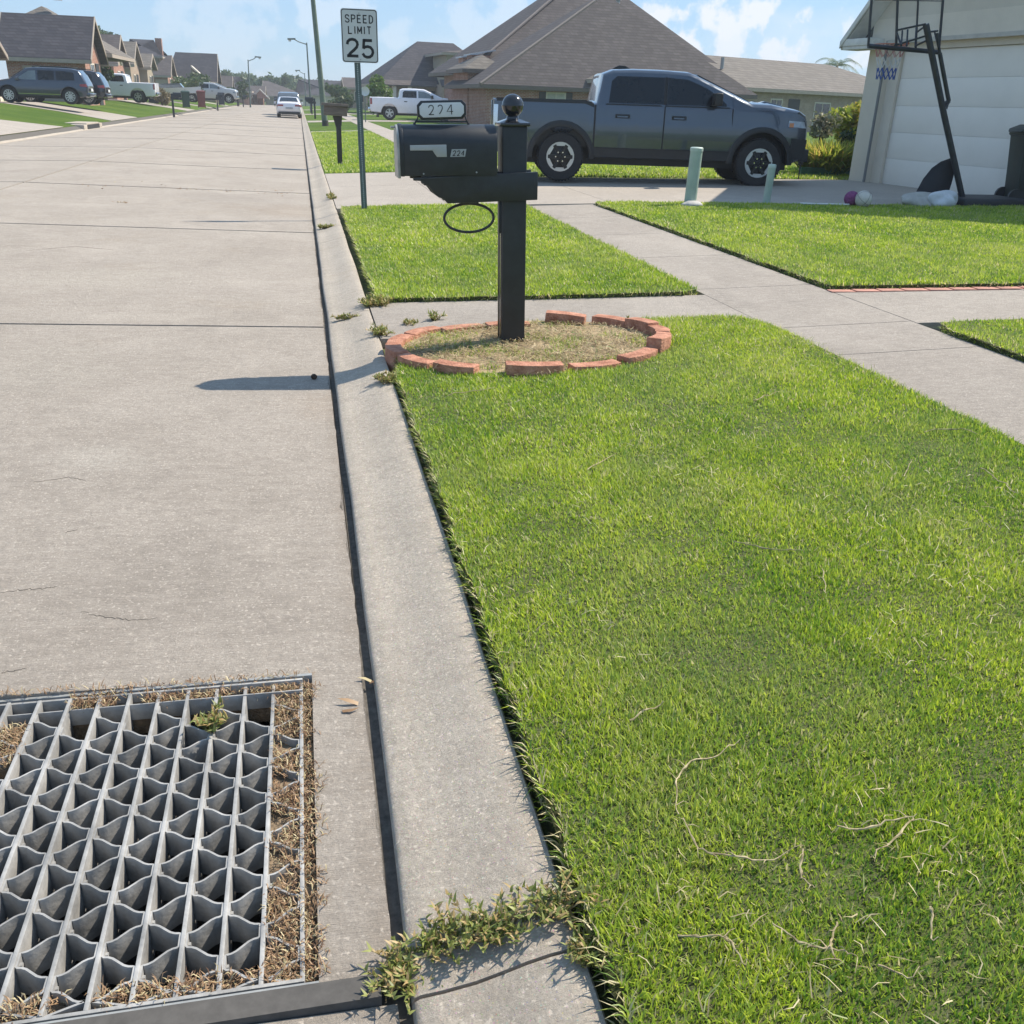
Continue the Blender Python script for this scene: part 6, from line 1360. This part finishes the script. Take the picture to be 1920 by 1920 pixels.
# ============================================================ STREET FURNITURE BEYOND
# neighbour's wooden box mailbox
WOOD = mat('grey_brown_wood', (.19, .155, .13), .85, var=.25, scale=5, stretch=(1, 1, 6), bump=.5, bscale=40); DWD = mat('dark_post_wood', (.055, .048, .045), .8, var=.25, scale=8)
Y = 23.05; nm = thing('mailbox', 'grey brown wooden mailbox on a dark post in the next verge', 'mailbox', (.84, Y, .14))
p = MB(); p.prism([(.52, 1.14), (.54, 1.34), (1.04, 1.32), (1.04, 1.13)], 'y', Y-.12, Y+.12); p.build('box', WOOD, nm, bevel=.01)
p = MB(); p.prism([(.47, 1.345), (.49, 1.40), (1.06, 1.375), (1.08, 1.325)], 'y', Y-.17, Y+.17); p.build('roof_board', WOOD, nm, bevel=.008)
p = MB(); p.box(.79, .90, Y-.055, Y+.055, .05, .95); p.prism([(.72, 1.13), (.93, 1.13), (.91, .93), (.79, .88)], 'y', Y-.05, Y+.05); p.build('post', DWD, nm, bevel=.006)
# utility pole
UP = mat('green_grey_pole', (.12, .16, .13), .8, var=.2, scale=4)
b = at(610, 235, 54); t = at(578, -90, 54); o = thing('utility_pole', 'tall green grey pole leaning left of the speed sign', 'utility pole', (b.x, 54, .12))
p = MB(); p.cyl((b.x, 54, 0), (t.x, 54, t.z), .155, .10, 14); p.build('pole', UP, o, smooth=40); p = MB(); p.cyl((b.x, 54, .0), (b.x-.003, 54, .4), .17, .165, 14); p.build('base_sleeve', DWD, o, smooth=40)
LP = mat('lamp_pole_green', (.13, .17, .16), .6, .3)
def lamp(px, py, ptx, pty, hx, hy, Y, label):
    b = at(px, py, Y); t = at(ptx, pty, Y); h = at(hx, hy, Y); z0 = zr(b.x); o = thing('street_lamp', label, 'street lamp', (b.x, Y, z0), 'cobra head street lamps along the street')
    p = MB(); p.cyl((b.x, Y, z0-.1), (t.x, Y, t.z), .10, .06, 10); p.build('pole', LP, o, smooth=40)
    d = 1 if h.x > t.x else -1
    p = MB(); p.tube([(t.x, Y, t.z-.15), (t.x+(h.x-t.x)*.5, Y, t.z+(h.z-t.z)*.55-.1), (h.x-.3*d, Y, h.z)], .045, 8); p.build('arm', LP, o, smooth=50)
    p = MB(); p.add([], []); p.prism([(h.x-.45*d, h.z-.05), (h.x+.3*d, h.z-.08), (h.x+.3*d, h.z+.05), (h.x-.45*d, h.z+.09)], 'y', Y-.14, Y+.14); hd = p.build('lamp_head', LP, o, bevel=.03); p = MB(); p.cyl((h.x+.1*d, Y, h.z-.07), (h.x+.1*d, Y, h.z-.22), .14, .10, 12); p.build('lens', mat('lamp_lens', (.5, .52, .52), .2, coat=1), hd, smooth=40)
lamp(583, 200, 575, 80, 545, 73, 100, 'nearest street lamp, right of the road beside the leaning pole')
lamp(469, 192, 465, 112, 485, 107, 128, 'street lamp on the left side of the road with its arm reaching right')
lamp(573, 190, 571, 137, 557, 132, 165, 'farthest street lamp, low behind the nearest one on the right')
# small black post mailboxes
def pmail(px, py, Y, label, s=1., flip=1, h=1.15):
    b = at(px, py, Y); z0 = b.z if abs(b.z-zr(b.x)) < .35 else zr(b.x); o = thing('mailbox', label, 'mailbox', (b.x, Y, z0), 'black mailboxes farther up the street'); x = b.x
    MB().box(x-.06, x+.06, Y-.06, Y+.06, z0-.1, z0+h+.15).build('post', BLK, o, bevel=.01); MB().prism([(x-.4*flip if flip > 0 else x-.1, z0+h-.2), (x+.1 if flip > 0 else x+.4, z0+h-.2), (x+.1 if flip > 0 else x+.4, z0+h-.05), (x-.5 if flip > 0 else x-.1, z0+h-.05)], 'y', Y-.08, Y+.08).build('support_arm', BLK, o)
    xa, xb = (x-.55, x-.07) if flip > 0 else (x+.07, x+.55); n = 8; pts = [(Y-.1, z0+h-.04), (Y-.1, z0+h+.12)]+[(Y-.1*math.cos(math.pi*i/n), z0+h+.12+.1*math.sin(math.pi*i/n)) for i in range(1, n)]+[(Y+.1, z0+h+.12), (Y+.1, z0+h-.04)]
    MB().prism(pts, 'x', xa, xb).build('box', BLK, o, smooth=30)
pmail(591, 221, 72, 'black mailbox just right of the white sedan', h=1.1); pmail(585, 213, 90, 'black mailbox second beyond the grey one on the right verge', h=1.1)
pmail(325, 205, 66, 'black mailbox left of the green bin across the street', h=1.2, flip=-1); pmail(408, 199, 96, 'black mailbox left of the black bin across the street', h=1.2, flip=-1); pmail(456, 193, 130, 'black mailbox beyond the silver pickup', flip=-1)
pmail(515, 189, 150, 'distant black mailbox near the street end', flip=-1)
def gbin(px, py, Y, rz, m, label, s=1.): b = at(px, py, Y); return bin_((b.x, Y, b.z+.02), rz, m, label, s)
gbin(350, 203, 72, .1, mat('green_bin', (.03, .07, .06), .5), 'dark green wheeled bin at the left kerb, between mailbox and maroon bin', 1.0)
gbin(379, 203, 74, .1, mat('maroon_bin', (.17, .06, .055), .5), 'maroon wheeled bin at the left kerb', 1.05)
gbin(416, 198, 98, .1, mat('navy_bin', (.03, .04, .06), .5), 'black wheeled bin in front of the silver pickup', 1.05)
gbin(479, 193, 140, .1, mat('brown_bin', (.07, .055, .05), .6), 'brown wheeled bin far up the left side', 1.0)
# covered boat on a trailer across the street
bp = at(330, 172, 88); o = thing('boat', 'white boat hull on a trailer behind the olive shrub on the left', 'boat', (bp.x, 88, zr(bp.x)))
p = MB(); L = 5.2; x0 = bp.x-3.2; z0 = bp.z-.35; vs = []; K = 8
for i in range(K+1):
    t = i/K; wv = 1.0*(1-(t**3)); z = z0+.25*t*t; vs += [(x0+L*t, 88-wv, z+.55), (x0+L*t, 88-wv*.7, z+.1), (x0+L*t, 88, z-.1+.3*t), (x0+L*t, 88+wv*.7, z+.1), (x0+L*t, 88+wv, z+.55)]
p.add(vs, [(i*5+k, i*5+k+1, i*5+6+k, i*5+5+k) for i in range(K) for k in range(4)]+[(i*5, i*5+5, i*5+9, i*5+4) for i in range(K)]+[(0, 4, 3, 2, 1)]); p.build('hull', WHT, o, smooth=40)
MB().box(x0+.3, x0+4.6, 87.4, 88.6, z0-.25, z0-.12).build('trailer', TRIM, o); MB().cyl((x0+1.4, 87, z0-.4), (x0+1.4, 89, z0-.4), .3, n=14).build('wheel', TYRE, o, smooth=40); MB().prism([(x0+1.8, z0+.5), (x0+4.0, z0+.5), (x0+3.6, z0+1.0), (x0+2.1, z0+.9)], 'y', 87.5, 88.5).build('windscreen', GLASSL, o)
# storm inlet in the far kerb
b = at(190, 228, 42); o = thing('storm_inlet', 'concrete storm inlet with dark mouth in the kerb across the street', 'storm drain', (-8.2, 42, .1))
MB().box(-9.4, -7.98, 40.6, 41.2, .0, .26).build('side_block', CURBM, o, bevel=.03); MB().box(-9.4, -7.98, 43.6, 44.2, .0, .26).build('side_block', CURBM, o, bevel=.03); MB().box(-9.4, -8.0, 41.2, 43.6, .24, .30).build('lid', CURBM, o, bevel=.01); MB().box(-8.3, -7.975, 41.2, 43.6, .06, .235).build('mouth', TRIM, o)
# small flag by the mailbox row, a person-high red and white flag on a stick
b = at(628, 196, 100); o = thing('garden_flag', 'small red and white garden flag on a stick beside the hedge', 'flag', (b.x, 100, zr(b.x)))
MB().cyl((b.x, 100, 0), (b.x, 100, 1.5), .015, n=6).build('stick', TRIM, o); MB().box(b.x, b.x+.4, 99.99, 100.01, .6, 1.45).build('cloth', mat('red_white_cloth', (.40, .07, .07), .8, scale=3, col2=(.6, .55, .52)), o)
# path light
b = at(1497, 334, 17.9); o = thing('path_light', 'small black path lantern at the driveway edge by the spiky bush', 'garden light', (b.x, 17.9, zr(b.x)))
MB().cyl((b.x, 17.9, zr(b.x)-.05), (b.x, 17.9, zr(b.x)+.26), .012, n=8).build('stake', TRIM, o); MB().lathe([(.05, 0), (.05, .07), (.08, .075), (.03, .11), (0, .12)], (b.x, 17.9, zr(b.x)+.25), n=14).build('lantern', TRIM, o, smooth=30)
# round dish on a post behind the speed sign
b = at(684, 171, 60); o = thing('satellite_dish', 'small white dish peeking out right of the sign post', 'satellite dish', (b.x, 60, zr(b.x)))
MB().cyl((b.x, 60, 0), (b.x, 60, b.z), .03, n=8).build('mast', LP, o); MB().lathe([(0, 0), (.14, -.02), (.26, -.08), (.26, -.065), (.14, 0), (0, .02)], (b.x, 59.9, b.z), 'y', 18).build('dish', WHT, o, smooth=40)

# ============================================================ PLANTS
def bush(name, label, cat, px, py, Y, w, h, m, n, size, group=None, blobs=6, z=None, droop=0, elong=1.6):
    b = at(px, py, Y); z0 = zr(b.x) if z is None else z; o = thing(name, label, cat, (b.x, Y, z0), group); g = random.Random(label); bl = []
    for i in range(blobs): a = g.uniform(0, 6.28); q = g.random()*.28*w; r = w*g.uniform(.2, .3); bl.append((b.x+q*math.cos(a), Y+q*math.sin(a)*.7, z0+h*g.uniform(.3, .72), r, r, h*.3))
    p = MB()
    for q in bl: p.tube([(b.x, Y, z0-.05), (q[0], q[1], q[2])], [.03, .012], 5)
    p.build('stems', BARK, o); leafcloud('foliage', bl, n, size, m, o, seed=g.randrange(9999), elong=elong, droop=droop, shell=.4); return o
# variegated spiky clump by the driveway
b = at(1545, 320, 19.2); o = thing('spiky_shrub', 'yellow and green spiky leaved bush by the path lantern', 'shrub', (b.x, 19.2, zr(b.x))); z0 = zr(b.x)
nb = 1500; th = rng.uniform(0, 6.28, nb); rr = .42*rng.random(nb)**.5; P = np.column_stack([b.x+rr*np.cos(th), 19.2+rr*np.sin(th), np.full(nb, z0)])
V, T = blade_arrays(P, .68, .05, 1.0, .9); V = V.reshape(-1, 5, 3); out = np.column_stack([np.cos(th), np.sin(th)])*(rr*.55)[:, None]; V[:, 2:4, :2] += out[:, None]*.5; V[:, 4, :2] += out; V[:, 2:4, 2] += .10; V[:, 4, 2] += .06*rng.random(nb)
npmesh('leaves', V.reshape(-1, 3), T, YGREEN, np.repeat(np.clip(rng.random(nb)*.98, 0, .99), 5), o)
bush('shrub', 'dark green clipped shrub against the pale wing wall', 'shrub', 1588, 322, 19.6, .75, 1.05, DKGREEN, 1400, .05)
tree('small_tree', 'yellow green small tree beside the wing of the garage house', 'tree', (*at(1570, 320, 21.5).xy, .33), 1.6, 1.25, YGREEN, 1500, .10, .25, 8)
tree('small_tree', 'pale flowering small tree with bare stems behind the pickup nose', 'tree', (*at(1530, 320, 20.5).xy, .33), 1.35, .9, leafmat('leaf_pale', (.16, .18, .10), (.30, .30, .18), (.4, .34, .28), .3), 420, .08, .5, 6)
hedge = at(1540, 325, 18.9); o = MB().box(hedge.x-.55, hedge.x+1.0, 18.75, 18.85, zr(hedge.x)-.1, zr(hedge.x)+.16).build('garden_edging', mat('green_plastic_edging', (.03, .10, .05), .6, var=.3), bevel=.01); tag(o, 'low dark green edging strip in front of the spiky bush', 'garden edging')
tree('round_tree', 'dense bright green tree just right of the speed sign', 'tree', (*at(708, 206, 78).xy, .25), 3.0, 2.5, GREEN, 2600, .16, .05, 12, cone=False)
bush('hedge', 'dark trimmed hedge block left of the sign post', 'hedge', 645, 200, 96, 3.2, 1.5, DKGREEN, 2200, .14, blobs=10)
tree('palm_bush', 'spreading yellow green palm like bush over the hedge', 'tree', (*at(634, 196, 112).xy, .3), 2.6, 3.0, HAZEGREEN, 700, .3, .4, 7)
def palm(px, py, Y, h, label, fr=14, L=1.6):
    b = at(px, py, Y); z0 = zr(b.x); o = thing('palm_tree', label, 'palm tree', (b.x, Y, z0)); top = b.z; MB().tube([(b.x, Y, z0-.1), (b.x+.1, Y, (z0+top)/2), (b.x, Y, top)], [.2, .15, .12], 10).build('trunk', BARK, o, smooth=50)
    g = random.Random(4); vs = []; fs = []
    for i in range(fr):
        a = 2*math.pi*i/fr+g.uniform(-.2, .2); up_ = g.uniform(.35, 1.2); pts = []
        for k in range(9): t = k/8; r = L*t*math.cos(up_*.4); pts.append(Vector((b.x+math.cos(a)*r, Y+math.sin(a)*r, top+L*t*math.sin(up_)-L*.75*t*t*1.1)))
        for k in range(1, 9):
            d = (pts[k]-pts[k-1]).normalized(); s = d.cross(Vector((0, 0, 1))).normalized()
            for sg_ in (-1, 1):
                for j in range(2):
                    p0 = pts[k-1].lerp(pts[k], j*.5); tip = p0+s*sg_*L*.28*(1-k/12)+d*L*.14-Vector((0, 0, L*.10)); n = len(vs); vs += [p0, p0+d*L*.03, tip]; fs.append((n, n+1, n+2))
    V = np.array([tuple(v) for v in vs]); npmesh('fronds', V, np.array(fs), HAZEGREEN, np.repeat(rng.random(len(fs)), 3), o)
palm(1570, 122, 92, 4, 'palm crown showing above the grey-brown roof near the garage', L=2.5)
for (px, py, Y, h, w, m, lb) in ((186, 150, 76, 2.6, 2.4, DKGREEN, 'dark round tree just right of the red brick gable'), (212, 150, 88, 2.9, 2.3, DKGREEN, 'dark slender tree in front of the second left gable'),
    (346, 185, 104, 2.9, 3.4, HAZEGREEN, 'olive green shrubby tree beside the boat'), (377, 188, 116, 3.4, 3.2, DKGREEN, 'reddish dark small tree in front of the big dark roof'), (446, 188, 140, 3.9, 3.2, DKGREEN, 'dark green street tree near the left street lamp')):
    b = at(px, py, Y); z0 = zr(b.x); top = {186: 100, 212: 102, 346: 143, 377: 135, 446: 152}[px]; hh = at(px, top, Y).z-z0; tree('street_tree', lb, 'tree', (b.x, Y, z0), hh, w, m, 1100, .2, .25, 9, 'small trees in the front yards')
b = at(305, 190, 84); bush('shrub', 'brown ornamental grass at the tail of the left white pickup', 'shrub', 303, 188, 84, 1.6, 1.3, leafmat('leaf_brown', (.14, .12, .06), (.24, .2, .1), (.3, .25, .15), .3), 700, .12, elong=4)
for (px, h, w, lb) in ((184, 14.6, 3.4, 'tall tree tips above the second left roof'), (203, 11.5, 3.0, 'tree top right of the tall tips above the left roofs')):
    pass
for (px, top, w, lb) in ((180, 44, 4.5, 'tall tree with spiky top behind the left gable'), (205, 56, 3.5, 'lower tree behind the second left gable')):
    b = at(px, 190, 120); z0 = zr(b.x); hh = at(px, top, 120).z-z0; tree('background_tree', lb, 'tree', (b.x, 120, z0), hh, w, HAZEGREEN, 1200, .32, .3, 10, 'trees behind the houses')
g = random.Random(12)
k = 0
spots = [(415, 126), (428, 131), (440, 136), (452, 140), (463, 132), (472, 136), (484, 140), (497, 144), (508, 136), (520, 141), (533, 138), (546, 144), (553, 142), (563, 146), (575, 148), (588, 145), (600, 148), (612, 150), (625, 150), (640, 152), (655, 158)]
pl_ = ['left end', 'second from the left', 'third from the left', 'fourth from the left', 'fifth from the left, behind the left lamp', 'sixth from the left, right of the left lamp', 'seventh from the left', 'eighth from the left', 'ninth, left of the street middle', 'tenth, above the wide brown roof', 'eleventh, above the wide brown roof', 'twelfth', 'thirteenth, narrow', 'fourteenth, under the near lamp', 'fifteenth, by the lamp pole', 'sixteenth', 'seventeenth, by the leaning pole', 'eighteenth', 'nineteenth', 'twentieth', 'last on the right']
for (px, top), nm_ in zip(spots, pl_):
    Y = g.uniform(215, 262); b = at(px, 185, Y); hh = at(px, top+g.uniform(-3, 3), Y).z-.3; w = g.uniform(3.6, 6.2)
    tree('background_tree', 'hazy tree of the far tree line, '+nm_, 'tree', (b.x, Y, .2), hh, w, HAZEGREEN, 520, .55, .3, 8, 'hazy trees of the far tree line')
